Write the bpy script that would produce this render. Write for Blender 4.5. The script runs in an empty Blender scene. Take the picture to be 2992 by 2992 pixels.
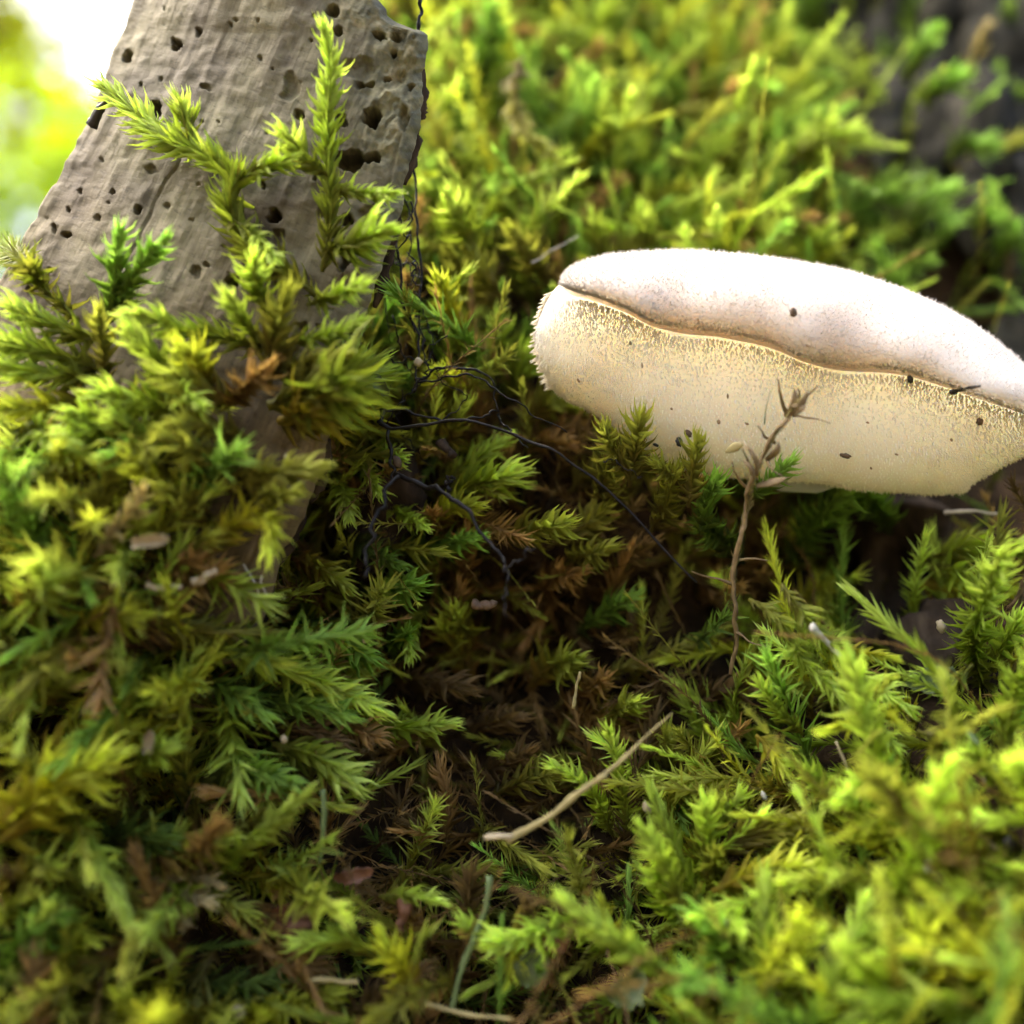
import bpy, math, random
import numpy as np
from mathutils import Vector, Matrix
from mathutils.bvhtree import BVHTree

random.seed(7)
rng = np.random.default_rng(11)
S = bpy.context.scene
COL = S.collection

# ------------------------------------------------------------------ camera
PITCH = math.radians(20)
CAM = np.array([0.0, 0.0, 0.095])
cd = bpy.data.cameras.new("camera")
cam = bpy.data.objects.new("camera", cd)
COL.objects.link(cam)
cam.location = CAM
cam.rotation_euler = (math.radians(90) + PITCH, 0, 0)
cd.sensor_width = 36.0
cd.sensor_height = 36.0
cd.lens = 36.0
cd.clip_start = 0.002
cd.clip_end = 600
cd.dof.use_dof = True
cd.dof.focus_distance = 0.079
cd.dof.aperture_fstop = 11.5
S.camera = cam

# ------------------------------------------------------------------ world, sun, exposure
SUN_EL, SUN_AZ = math.radians(58), math.radians(268)   # azimuth measured clockwise from +Y
w = bpy.data.worlds.new("World")
S.world = w
w.use_nodes = True
nt = w.node_tree
nt.nodes.clear()
sky = nt.nodes.new("ShaderNodeTexSky")
sky.sky_type = 'NISHITA'
sky.sun_disc = False
sky.sun_elevation = SUN_EL
sky.sun_rotation = SUN_AZ
sky.air_density = 1.0
sky.dust_density = 9.0
sky.ozone_density = 1.0
bg = nt.nodes.new("ShaderNodeBackground")
bg.inputs["Strength"].default_value = 0.15
wo = nt.nodes.new("ShaderNodeOutputWorld")
nt.links.new(sky.outputs[0], bg.inputs[0])
nt.links.new(bg.outputs[0], wo.inputs[0])

sd = bpy.data.lights.new("sun", 'SUN')
sd.energy = 0.8
sd.angle = math.radians(70)
sd.color = (1.0, 0.90, 0.72)
sun = bpy.data.objects.new("sun", sd)
COL.objects.link(sun)
sv = Vector((math.sin(SUN_AZ) * math.cos(SUN_EL), math.cos(SUN_AZ) * math.cos(SUN_EL), math.sin(SUN_EL)))
sun.rotation_euler = sv.to_track_quat('Z', 'Y').to_euler()
sun.location = (0, -1, 3)

S.view_settings.view_transform = 'Standard'
S.view_settings.look = 'None'
S.view_settings.gamma = 1.0
S.view_settings.exposure = 2.6
S.render.engine = 'CYCLES'
S.cycles.max_bounces = 6
S.cycles.use_adaptive_sampling = True
S.cycles.adaptive_threshold = 0.03
S.cycles.diffuse_bounces = 5
S.cycles.transmission_bounces = 4
S.cycles.use_denoising = True

# ------------------------------------------------------------------ frames
# author frame, centimetres: x right, y away from the lens, z up across the view
cp, sp = math.cos(PITCH), math.sin(PITCH)
ROT = np.array([[1, 0, 0], [0, cp, -sp], [0, sp, cp]])
def W(a):
    a = np.asarray(a, float)
    return a @ ROT.T * 0.01 + CAM
def P(px, py, d):
    return np.array([(px - 1496) / 2992 * d, d, (1496 - py) / 2992 * d])
def PX(a):
    a = np.asarray(a, float)
    return 1496 + a[..., 0] / a[..., 1] * 2992, 1496 - a[..., 2] / a[..., 1] * 2992
DOWN = ROT.T @ np.array([0, 0, -1.0])      # gravity in the author frame
UP = -DOWN

# ------------------------------------------------------------------ numpy noise
def _h(ix, iy, iz):
    n = (ix * 73856093) ^ (iy * 19349663) ^ (iz * 83492791)
    n = (n ^ (n >> 13)) * 1274126177 & 0x7fffffff
    return ((n ^ (n >> 16)) & 0xffff) / 65535.0
def vnoise(p):
    p = np.asarray(p, float)
    i = np.floor(p).astype(np.int64)
    f = p - i
    f = f * f * (3 - 2 * f)
    r = 0
    for dx in (0, 1):
        for dy in (0, 1):
            for dz in (0, 1):
                wgt = (f[..., 0] if dx else 1 - f[..., 0]) * (f[..., 1] if dy else 1 - f[..., 1]) * (f[..., 2] if dz else 1 - f[..., 2])
                r = r + wgt * _h(i[..., 0] + dx, i[..., 1] + dy, i[..., 2] + dz)
    return r * 2 - 1
def fbm(p, o=4):
    p = np.asarray(p, float)
    s, a = 0, 1.0
    for k in range(o):
        s = s + a * vnoise(p * 2 ** k + 17.3 * k)
        a *= 0.5
    return s

# ------------------------------------------------------------------ mesh helpers
def set_props(o, label=None, cat=None, group=None, kind=None):
    if label: o["label"] = label
    if cat: o["category"] = cat
    if group: o["group"] = group
    if kind: o["kind"] = kind
    return o

def mesh_from(name, V, F, mat, col=None, smooth=True, uv=None):
    """V world-relative metres; F list of index tuples or an (n,k) array, or a list of such arrays"""
    me = bpy.data.meshes.new(name)
    arrs = F if isinstance(F, list) and len(F) and isinstance(F[0], np.ndarray) else None
    if arrs is None and isinstance(F, np.ndarray):
        arrs = [F]
    if arrs is not None:
        V = np.asarray(V, np.float32)
        loops = np.concatenate([a.ravel() for a in arrs]).astype(np.int32)
        tot = np.concatenate([np.full(len(a), a.shape[1], np.int32) for a in arrs])
        st = np.concatenate([[0], np.cumsum(tot)[:-1]]).astype(np.int32)
        me.vertices.add(len(V)); me.vertices.foreach_set("co", V.ravel())
        me.loops.add(len(loops)); me.loops.foreach_set("vertex_index", loops)
        me.polygons.add(len(tot)); me.polygons.foreach_set("loop_start", st)
        me.polygons.foreach_set("loop_total", tot)
        me.update(calc_edges=True)
    else:
        me.from_pydata([tuple(v) for v in V], [], F)
    if smooth:
        me.polygons.foreach_set("use_smooth", np.ones(len(me.polygons), bool))
    if col is not None:
        at = me.color_attributes.new("Col", 'FLOAT_COLOR', 'POINT')
        c = np.ones((len(me.vertices), 4), np.float32)
        c[:, :3] = col
        at.data.foreach_set("color", c.ravel())
    if uv is not None:
        at = me.attributes.new("grain", 'FLOAT_VECTOR', 'POINT')
        at.data.foreach_set("vector", np.asarray(uv, np.float32).ravel())
    me.materials.append(mat)
    return me

def ob(name, A, F, mat, parent=None, origin=None, **kw):
    """one mesh object from author-frame vertices"""
    Vw = W(A)
    if parent is not None:
        o0 = np.array(parent["_o"])
    else:
        o0 = W(origin) if origin is not None else Vw.mean(0)
    me = mesh_from(name, Vw - o0, F, mat, **kw)
    o = bpy.data.objects.new(name, me)
    COL.objects.link(o)
    if parent is not None:
        o.parent = parent
    else:
        o.location = o0
    o["_o"] = [float(x) for x in o0]
    return o

def empty(name, a, label, cat, group=None):
    o = bpy.data.objects.new(name, None)
    o.empty_display_size = 0.005
    COL.objects.link(o)
    p = W(a)
    o.location = p
    o["_o"] = [float(x) for x in p]
    return set_props(o, label, cat, group)

def crom(pts, n):
    """Catmull-Rom through pts, n samples"""
    pts = np.asarray(pts, float)
    if len(pts) == 2:
        t = np.linspace(0, 1, n)[:, None]
        return pts[0] * (1 - t) + pts[1] * t
    e = np.vstack([2 * pts[0] - pts[1], pts, 2 * pts[-1] - pts[-2]])
    out = []
    for u in np.linspace(0, len(pts) - 1 - 1e-9, n):
        k = int(u); t = u - k
        a, b, c, d = e[k], e[k + 1], e[k + 2], e[k + 3]
        out.append(0.5 * (2 * b + (c - a) * t + (2 * a - 5 * b + 4 * c - d) * t * t + (3 * b - a - 3 * c + d) * t ** 3))
    return np.array(out)

def nrm(v):
    return v / (np.linalg.norm(v, axis=-1, keepdims=True) + 1e-12)

def frames(path):
    T = nrm(np.gradient(path, axis=0))
    ref = np.array([0.31, -0.9, 0.27])
    N = []
    n = np.cross(T[0], ref); n /= np.linalg.norm(n) + 1e-9
    for t in T:
        n = n - t * np.dot(n, t)
        n /= np.linalg.norm(n) + 1e-9
        N.append(n.copy())
    N = np.array(N)
    return T, N, np.cross(T, N)

def tube(path, rad, k=6, flat=1.0, jag=0.0):
    path = np.asarray(path, float)
    n = len(path)
    rad = np.broadcast_to(np.asarray(rad, float), (n,))
    T, N, B = frames(path)
    a = np.linspace(0, 2 * math.pi, k, endpoint=False)
    r = rad[:, None] * (1 + (jag * rng.uniform(-1, 1, (n, k)) if jag else 0))
    V = path[:, None, :] + r[..., None] * (np.cos(a)[None, :, None] * N[:, None, :] + flat * np.sin(a)[None, :, None] * B[:, None, :])
    V = V.reshape(-1, 3)
    i = np.arange(n - 1)[:, None] * k
    j = np.arange(k)[None, :]
    j2 = (j + 1) % k
    q = np.stack([i + j, i + j2, i + k + j2, i + k + j], -1).reshape(-1, 4)
    V = np.vstack([V, path[0], path[-1]])
    c0, c1 = n * k, n * k + 1
    jj = np.arange(k); jn = (jj + 1) % k
    t0 = np.stack([np.full(k, c0), jn, jj], -1)
    t1 = np.stack([np.full(k, c1), (n - 1) * k + jj, (n - 1) * k + jn], -1)
    return V, [q, np.vstack([t0, t1])]

def merge(parts):
    Vs, Q, T, off = [], [], [], 0
    for V, F in parts:
        Vs.append(V)
        for f in F:
            (Q if f.shape[1] == 4 else T).append(f + off)
        off += len(V)
    F = []
    if Q: F.append(np.vstack(Q))
    if T: F.append(np.vstack(T))
    return np.vstack(Vs), F

# ------------------------------------------------------------------ materials
def new_mat(name):
    m = bpy.data.materials.new(name)
    m.use_nodes = True
    t = m.node_tree
    b = t.nodes["Principled BSDF"]
    return m, t, b
def N_(t, typ, **k):
    n = t.nodes.new(typ)
    for a, v in k.items():
        setattr(n, a, v)
    return n
def noise_node(t, scale, detail=4, rough=0.55, vec=None):
    n = N_(t, "ShaderNodeTexNoise")
    n.inputs["Scale"].default_value = scale
    n.inputs["Detail"].default_value = detail
    n.inputs["Roughness"].default_value = rough
    if vec is not None: t.links.new(vec, n.inputs["Vector"])
    return n
def ramp(t, fac, stops):
    r = N_(t, "ShaderNodeValToRGB")
    e = r.color_ramp.elements
    while len(e) < len(stops): e.new(0.5)
    for el, (p, c) in zip(e, stops):
        el.position = p
        el.color = (*c, 1) if len(c) == 3 else c
    t.links.new(fac, r.inputs[0])
    return r
def mixc(t, a, b, fac, mode='MIX'):
    m = N_(t, "ShaderNodeMix", data_type='RGBA', blend_type=mode)
    for sock, v in ((m.inputs[0], fac), (m.inputs[6], a), (m.inputs[7], b)):
        if hasattr(v, "is_output"): t.links.new(v, sock)
        elif isinstance(v, (int, float)): sock.default_value = v
        else: sock.default_value = (*v, 1)
    return m.outputs[2]
def bump(t, b, height, strength, dist):
    n = N_(t, "ShaderNodeBump")
    n.inputs["Strength"].default_value = strength
    n.inputs["Distance"].default_value = dist
    t.links.new(height, n.inputs["Height"])
    t.links.new(n.outputs[0], b.inputs["Normal"])
    return n

def moss_material():
    m, t, b = new_mat("moss_leaf")
    at = N_(t, "ShaderNodeAttribute", attribute_name="Col")
    oi = N_(t, "ShaderNodeObjectInfo")
    c = mixc(t, at.outputs["Color"], oi.outputs["Color"], 1.0, 'MULTIPLY')
    geo = N_(t, "ShaderNodeNewGeometry")
    nz = noise_node(t, 260, 3, 0.6, geo.outputs["Position"])
    v = N_(t, "ShaderNodeMapRange")
    v.inputs[3].default_value = 0.65; v.inputs[4].default_value = 1.35
    t.links.new(nz.outputs[0], v.inputs[0])
    c2 = N_(t, "ShaderNodeVectorMath", operation='SCALE')
    t.links.new(c, c2.inputs[0]); t.links.new(v.outputs[0], c2.inputs["Scale"])
    t.links.new(c2.outputs[0], b.inputs["Base Color"])
    b.inputs["Roughness"].default_value = 0.48
    b.inputs["Specular IOR Level"].default_value = 0.3
    tr = N_(t, "ShaderNodeBsdfTranslucent")
    tc = mixc(t, c2.outputs[0], (1.08, 1.12, 0.70), 1.0, 'MULTIPLY')
    t.links.new(tc, tr.inputs[0])
    mx = N_(t, "ShaderNodeMixShader"); mx.inputs[0].default_value = 0.62
    t.links.new(b.outputs[0], mx.inputs[1]); t.links.new(tr.outputs[0], mx.inputs[2])
    t.links.new(mx.outputs[0], t.nodes["Material Output"].inputs[0])
    return m

def soil_material():
    m, t, b = new_mat("rotten_wood")
    g = N_(t, "ShaderNodeNewGeometry")
    n1 = noise_node(t, 120, 6, 0.65, g.outputs["Position"])
    n2 = noise_node(t, 700, 5, 0.7, g.outputs["Position"])
    r1 = ramp(t, n1.outputs[0], [(0.3, (0.012, 0.009, 0.005)), (0.52, (0.035, 0.022, 0.011)), (0.75, (0.08, 0.048, 0.024))])
    r2 = ramp(t, n2.outputs[0], [(0.35, (0.4, 0.4, 0.4)), (0.7, (1.3, 1.3, 1.25))])
    t.links.new(mixc(t, r1.outputs[0], r2.outputs[0], 1.0, 'MULTIPLY'), b.inputs["Base Color"])
    b.inputs["Roughness"].default_value = 0.85
    b.inputs["Specular IOR Level"].default_value = 0.08
    bump(t, b, n2.outputs[0], 0.8, 0.0006)
    return m

def bark_material(name, dark, mid, light, stretch=(1, 1, 0.2)):
    m, t, b = new_mat(name)
    g = N_(t, "ShaderNodeNewGeometry")
    mp = N_(t, "ShaderNodeMapping"); mp.inputs["Scale"].default_value = stretch
    t.links.new(g.outputs["Position"], mp.inputs[0])
    n1 = noise_node(t, 500, 6, 0.65, mp.outputs[0])
    n2 = noise_node(t, 110, 4, 0.6, g.outputs["Position"])
    r1 = ramp(t, n1.outputs[0], [(0.3, dark), (0.5, mid), (0.72, light)])
    r2 = ramp(t, n2.outputs[0], [(0.3, (0.55, 0.55, 0.55)), (0.7, (1.2, 1.2, 1.2))])
    t.links.new(mixc(t, r1.outputs[0], r2.outputs[0], 1.0, 'MULTIPLY'), b.inputs["Base Color"])
    b.inputs["Roughness"].default_value = 0.85
    b.inputs["Specular IOR Level"].default_value = 0.1
    bump(t, b, n1.outputs[0], 0.7, 0.0004)
    return m

def slab_material():
    m, t, b = new_mat("weathered_wood")
    at = N_(t, "ShaderNodeAttribute", attribute_name="grain")      # x across, y along the grain, in cm
    cl = N_(t, "ShaderNodeAttribute", attribute_name="Col")        # r: pitted rot, g: brown end
    sep = N_(t, "ShaderNodeSeparateColor"); t.links.new(cl.outputs["Color"], sep.inputs[0])
    mp = N_(t, "ShaderNodeMapping"); mp.inputs["Scale"].default_value = (1.0, 0.10, 1.0)
    t.links.new(at.outputs["Vector"], mp.inputs[0])
    mp2 = N_(t, "ShaderNodeMapping"); mp2.inputs["Scale"].default_value = (0.35, 1.0, 1.0)
    t.links.new(at.outputs["Vector"], mp2.inputs[0])
    fine = noise_node(t, 38, 6, 0.7, mp.outputs[0])
    cross = noise_node(t, 26, 5, 0.7, mp2.outputs[0])
    patch = noise_node(t, 1.1, 6, 0.62, at.outputs["Vector"])
    streak = noise_node(t, 2.6, 4, 0.6, mp.outputs[0])
    base = ramp(t, patch.outputs[0], [(0.28, (0.038, 0.031, 0.017)), (0.42, (0.088, 0.077, 0.043)), (0.58, (0.145, 0.132, 0.074)), (0.76, (0.22, 0.205, 0.122))])
    st = ramp(t, streak.outputs[0], [(0.32, (0.62, 0.57, 0.52)), (0.5, (1, 1, 1)), (0.7, (1.12, 1.12, 1.1))])
    c = mixc(t, base.outputs[0], st.outputs[0], 1.0, 'MULTIPLY')
    fr = ramp(t, fine.outputs[0], [(0.3, (0.62, 0.60, 0.58)), (0.55, (1, 1, 1)), (0.75, (1.18, 1.17, 1.14))])
    c = mixc(t, c, fr.outputs[0], 0.8, 'MULTIPLY')
    cr = ramp(t, cross.outputs[0], [(0.34, (0.42, 0.42, 0.38)), (0.46, (1, 1, 1))])
    c = mixc(t, c, cr.outputs[0], 0.7, 'MULTIPLY')
    brown = mixc(t, c, (0.98, 0.78, 0.60), 1.0, 'MULTIPLY')
    c = mixc(t, c, brown, sep.outputs[1])
    algae = noise_node(t, 7, 5, 0.65, at.outputs["Vector"])
    al = ramp(t, algae.outputs[0], [(0.36, (0.045, 0.046, 0.024)), (0.52, (0.13, 0.125, 0.066)), (0.7, (0.24, 0.21, 0.115))])
    c = mixc(t, c, al.outputs[0], sep.outputs[0])
    t.links.new(c, b.inputs["Base Color"])
    b.inputs["Roughness"].default_value = 0.72
    b.inputs["Specular IOR Level"].default_value = 0.3
    add = N_(t, "ShaderNodeMath", operation='ADD')
    t.links.new(fine.outputs[0], add.inputs[0]); t.links.new(cross.outputs[0], add.inputs[1])
    bump(t, b, add.outputs[0], 0.45, 0.0002)
    return m

def fungus_material(name, col, warm, rad, rough=0.38):
    m, t, b = new_mat(name)
    g = N_(t, "ShaderNodeNewGeometry")
    n1 = noise_node(t, 90, 4, 0.6, g.outputs["Position"])
    c = mixc(t, col, warm, n1.outputs[0])
    t.links.new(c, b.inputs["Base Color"])
    b.inputs["Roughness"].default_value = rough
    b.inputs["Subsurface Weight"].default_value = 1.0
    b.inputs["Subsurface Radius"].default_value = rad
    b.inputs["Subsurface Scale"].default_value = 1.0
    b.inputs["Specular IOR Level"].default_value = 0.35
    n2 = noise_node(t, 2600, 3, 0.6, g.outputs["Position"])
    bump(t, b, n2.outputs[0], 0.35, 0.0002)
    return m

def plain(name, col, rough=0.6, var=0.35, scale=400, trans=0.0, spec=0.4):
    m, t, b = new_mat(name)
    g = N_(t, "ShaderNodeNewGeometry")
    n1 = noise_node(t, scale, 5, 0.65, g.outputs["Position"])
    r = ramp(t, n1.outputs[0], [(0.3, tuple(c * (1 - var) for c in col)), (0.7, tuple(min(1, c * (1 + var)) for c in col))])
    t.links.new(r.outputs[0], b.inputs["Base Color"])
    b.inputs["Roughness"].default_value = rough
    b.inputs["Specular IOR Level"].default_value = spec
    bump(t, b, n1.outputs[0], 0.4, 0.0003)
    if trans:
        tr = N_(t, "ShaderNodeBsdfTranslucent")
        t.links.new(r.outputs[0], tr.inputs[0])
        mx = N_(t, "ShaderNodeMixShader"); mx.inputs[0].default_value = trans
        t.links.new(b.outputs[0], mx.inputs[1]); t.links.new(tr.outputs[0], mx.inputs[2])
        t.links.new(mx.outputs[0], t.nodes["Material Output"].inputs[0])
    return m

M_MOSS = moss_material()
M_SOIL = soil_material()
M_BARK = bark_material("dark_bark", (0.006, 0.006, 0.004), (0.020, 0.019, 0.013), (0.055, 0.052, 0.038))
M_CHUNK = bark_material("brown_bark", (0.012, 0.009, 0.006), (0.038, 0.027, 0.018), (0.10, 0.075, 0.05))
M_SLAB = slab_material()
M_CAP = fungus_material("jelly_cap", (0.455, 0.427, 0.393), (0.43, 0.388, 0.345), (0.018, 0.014, 0.010), 0.6)
M_HYM = fungus_material("jelly_underside", (0.90, 0.84, 0.73), (0.88, 0.79, 0.65), (0.020, 0.016, 0.011), 0.5)
M_SPINE = plain("jelly_spine", (0.95, 0.91, 0.80), 0.4, 0.03, 200, 0.65, 0.25)
M_ROOT = plain("black_rootlet", (0.006, 0.005, 0.005), 0.5, 0.7, 900, 0.0, 0.18)
M_STRAW = plain("dry_straw", (0.33, 0.28, 0.12), 0.5, 0.3, 700, 0.25)
M_PALE = plain("pale_husk", (0.40, 0.34, 0.22), 0.55, 0.25, 800, 0.3)
M_WHITE = plain("bleached_chaff", (0.55, 0.54, 0.48), 0.45, 0.2, 900, 0.3)
M_GREENST = plain("green_stalk", (0.15, 0.21, 0.08), 0.4, 0.3, 700, 0.35)
M_RED = plain("russet_leaf", (0.13, 0.055, 0.025), 0.5, 0.4, 500, 0.3)
M_GREYLEAF = plain("grey_green_leaf", (0.11, 0.15, 0.055), 0.5, 0.3, 500, 0.3)
M_DARK = plain("dark_speck", (0.014, 0.012, 0.010), 0.5, 0.4, 1500)
M_BROWNSPECK = plain("brown_speck", (0.075, 0.045, 0.022), 0.6, 0.4, 1500)
M_HAIR = plain("cap_felt", (0.66, 0.63, 0.59), 0.7, 0.1, 300, 0.5, 0.1)
M_TAN = plain("tan_speck", (0.22, 0.15, 0.08), 0.6, 0.3, 1500)
M_FIBRE = plain("dead_moss_stem", (0.19, 0.135, 0.065), 0.6, 0.4, 1200, 0.2)

def stem_cols(n, c):
    return np.tile(np.asarray(c, float), (n, 1))

# ------------------------------------------------------------------ the stump's mossy face
CTRL = [(0, 2992, 7.1), (700, 2992, 7.4), (1500, 2992, 7.7), (1100, 2560, 8.2), (1150, 2300, 8.7), (2300, 2992, 7.1), (2992, 2992, 6.4),
        (0, 2300, 7.7), (700, 2250, 8.3), (1500, 2200, 9.0), (2300, 2200, 8.5), (2992, 2300, 7.4),
        (-600, 2400, 7.3), (3600, 2400, 7.0), (-600, 3600, 6.3), (1500, 3700, 6.6), (3600, 3600, 5.6),
        (0, 1600, 8.4), (800, 1500, 9.0), (1300, 1500, 9.3), (1800, 1500, 9.6), (2400, 1500, 10.4), (2992, 1500, 10.0),
        (1300, 800, 10.2), (1800, 800, 10.9), (2500, 800, 11.6), (2992, 800, 12.0), (3700, 1200, 11.0),
        (600, 900, 9.9), (1000, 200, 11.8), (1300, 0, 12.8), (1900, 0, 14.8), (2500, 0, 15.2), (2992, 0, 14.6), (3700, 0, 14.5),
        (1300, -700, 15), (2300, -700, 17), (3500, -700, 16.5)]
_c = np.array([P(*k) for k in CTRL])
_xz, _d = _c[:, [0, 2]], _c[:, 1]
def _tps(r):
    return np.where(r > 1e-9, r * r * np.log(r + 1e-12), 0)
_n = len(_d)
_K = _tps(np.linalg.norm(_xz[:, None] - _xz[None], axis=-1)) + np.eye(_n) * 0.02
_Pm = np.hstack([np.ones((_n, 1)), _xz])
_A = np.block([[_K, _Pm], [_Pm.T, np.zeros((3, 3))]])
_w = np.linalg.solve(_A, np.concatenate([_d, np.zeros(3)]))
def bank_depth(x, z):
    x = np.asarray(x, float); z = np.asarray(z, float)
    q = np.stack([x, z], -1)
    r = np.linalg.norm(q[..., None, :] - _xz, axis=-1)
    d = (_tps(r) * _w[:_n]).sum(-1) + _w[_n] + _w[_n + 1] * x + _w[_n + 2] * z
    d = np.clip(d, 3.6, 18.5)
    # the stump turns away to the left above the wood slab
    hi = np.clip((z + 0.2) / 2.5, 0, 1)
    xl = -2.2 + 0.18 * np.clip(z, 0, 9)
    d = d + hi * 0.9 * np.clip(xl - x, 0, None) ** 1.5
    p = np.stack([x, z, np.zeros_like(x)], -1)
    d = d + 0.28 * fbm(p * 0.8, 3) + 0.10 * fbm(p * 3.1 + 5, 3)
    # a knot hole in the bark high on the stump, deep hollow under the fungus
    for (px, py, dd, rr, dep) in ((2350, 290, 13, 0.55, 1.2), (1560, 1950, 9.0, 1.2, 0.15), (2480, 1750, 10, 0.8, 0.7)):
        c = P(px, py, dd)
        d = d + dep * np.exp(-(((x - c[0]) / rr) ** 2 + ((z - c[2]) / (rr * 0.8)) ** 2))
    return d

GX, GZ = np.meshgrid(np.linspace(-8.5, 11, 240), np.linspace(-8.5, 9.4, 230))
GD = bank_depth(GX, GZ)
bankV = np.stack([GX, GD, GZ], -1).reshape(-1, 3)
nzr, nxr = GX.shape
ii, jj = np.meshgrid(np.arange(nzr - 1), np.arange(nxr - 1), indexing='ij')
q0 = (ii * nxr + jj).ravel()
bankF = np.stack([q0, q0 + 1, q0 + nxr + 1, q0 + nxr], -1)
BANK = BVHTree.FromPolygons([Vector(v) for v in bankV], [tuple(int(k) for k in f) for f in bankF])

# close the stump behind its face
def close_back(V, nz_, nx_, depth):
    ring = [j for j in range(nx_)] + [i * nx_ + nx_ - 1 for i in range(1, nz_)] + \
           [(nz_ - 1) * nx_ + j for j in range(nx_ - 2, -1, -1)] + [i * nx_ for i in range(nz_ - 2, 0, -1)]
    R = V[ring].copy()
    R[:, 1] = np.maximum(R[:, 1] + 0.5, depth)
    base = len(V)
    V2 = np.vstack([V, R, R.mean(0)])
    k = len(ring)
    f4, f3 = [], []
    for a in range(k):
        b_ = (a + 1) % k
        f4.append((ring[b_], ring[a], base + a, base + b_))
        f3.append((base + b_, base + a, base + k))
    return V2, np.array(f4), np.array(f3)
V2, f4, f3 = close_back(bankV, nzr, nxr, 32.0)
stump = empty("mossy_stump", P(1900, 3000, 12), "rotten dark stump whose face is covered in moss behind the white fungus", "stump")
ob("wood_face", V2, [np.vstack([bankF, f4]), f3], M_SOIL, stump)

def ray(px, py, bvh):
    d = Vector(P(px, py, 1.0)).normalized()
    h = bvh.ray_cast(Vector((0, 0, 0)), d)
    return h
def bank_at(px, py):
    h = ray(px, py, BANK)
    return h[0].y if h[0] is not None else 12.0

# bark ridges on the stump, high right, and brown chunks under the fungus
def ridge(path_px, rads, mat, name, lift=0.15, k=9, flat=0.7):
    pts = []
    for (px, py) in path_px:
        d = bank_at(px, py) - lift
        pts.append(P(px, py, d))
    path = crom(pts, 36)
    r = np.interp(np.linspace(0, 1, 36), np.linspace(0, 1, len(rads)), rads) * np.clip(np.sin(np.linspace(0.08, math.pi - .08, 36)) * 2.2, 0, 1)
    V, F = tube(path, r, k, flat)
    nn = fbm(V * 2.6, 4)
    ctr = np.repeat(path, k, 0)
    V[:len(ctr)] += nrm(V[:len(ctr)] - ctr) * (0.6 * np.repeat(r, k) * nn[:len(ctr)])[:, None]
    return ob(name, V, F, mat, stump)
for (pp, rr) in [(((2640, -250), (2615, 60), (2600, 330), (2570, 520)), (0.3, 0.38, 0.33, 0.12)),
                 (((2760, -250), (2745, 100), (2730, 420), (2700, 700)), (0.34, 0.40, 0.36, 0.15)),
                 (((2890, -200), (2870, 120), (2860, 500), (2840, 760)), (0.32, 0.42, 0.40, 0.2)),
                 (((3010, -200), (2990, 220), (2980, 600), (2960, 950)), (0.36, 0.44, 0.42, 0.2)),
                 (((3140, -200), (3120, 300), (3110, 760), (3080, 1200)), (0.4, 0.5, 0.45, 0.2)),
                 (((2250, -200), (2235, 20), (2225, 150)), (0.3, 0.36, 0.12)),
                 (((1640, 150), (1625, 420), (1615, 600)), (0.14, 0.26, 0.12)), (((1720, -150), (1700, 60), (1690, 240)), (0.2, 0.26, 0.12)), (((1960, 380), (1965, 480), (1950, 600)), (0.1, 0.24, 0.12)), (((2480, -200), (2470, 60), (2440, 260)), (0.3, 0.4, 0.2)), (((2330, 180), (2340, 280), (2380, 380)), (0.2, 0.5, 0.2)),
                 (((2980, 850), (2960, 1000), (2940, 1150)), (0.15, 0.3, 0.2))]:
    ridge(pp, rr, M_BARK, "bark_ridge", 0.4, 14)
for (pp, rr, li) in [(((2580, 1430), (2600, 1560), (2560, 1760), (2500, 1900)), (0.28, 0.36, 0.30, 0.15), 0.5),
                     (((2690, 1420), (2680, 1540), (2700, 1660)), (0.22, 0.30, 0.14), 0.7),
                     (((1200, 1290), (1150, 1430), (1090, 1560), (1040, 1700)), (0.12, 0.28, 0.30, 0.12), 0.45),
                     (((2440, 1500), (2400, 1700), (2330, 1850)), (0.2, 0.3, 0.15), 0.2),
                     (((2820, 1760), (2760, 1850), (2700, 1990)), (0.2, 0.34, 0.2), 0.4)]:
    ridge(pp, rr, M_CHUNK, "rotten_chunk", li, 18, 0.8)

# ------------------------------------------------------------------ the weathered wood slab
L_PY = [-700, 0, 130, 270, 330, 480, 720, 900, 1300, 1700, 2100]
L_PX = [700, 402, 345, 300, 268, 190, 55, -45, -250, -420, -600]
R_PY = [-700, -100, 0, 50, 78, 100, 180, 260, 330, 480, 640, 800, 950, 1070, 1300, 1480, 1620, 1860, 2100]
R_PX = [1390, 1135, 1112, 1125, 1180, 1248, 1236, 1240, 1236, 1200, 1160, 1112, 1058, 1006, 958, 902, 822, 752, 660]
NU, NV = 215, 440
pyv = np.concatenate([np.linspace(-700, -30, 24), np.linspace(-30, 1150, 317)[1:], np.linspace(1150, 2100, 101)[1:]])
lpx = np.interp(pyv, L_PY, L_PX) + 7 * fbm(np.stack([pyv / 40, pyv * 0, pyv * 0], -1), 3)
rpx = np.interp(pyv, R_PY, R_PX) + 8 * fbm(np.stack([pyv / 36, pyv * 0 + 9, pyv * 0], -1), 4)
uu = np.linspace(0, 1, NU)
UUg, PYg = np.meshgrid(uu, pyv)
PXg = lpx[:, None] + (rpx - lpx)[:, None] * UUg
def slab_base(u, py):
    return 7.75 - 0.00028 * (py - 600) + 0.003 * np.clip(py - 1880, 0, None) - 0.10 * np.sin(math.pi * u) + 0.55 * (1 - u) ** 2.4 * np.clip(1.1 - py / 1600, 0.2, 1) + 0.12 * (u > 0.97) * (u - 0.97) / 0.03
D0 = slab_base(UUg, PYg)
A0 = np.stack([(PXg - 1496) / 2992 * D0, D0, (1496 - PYg) / 2992 * D0], -1)
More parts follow.
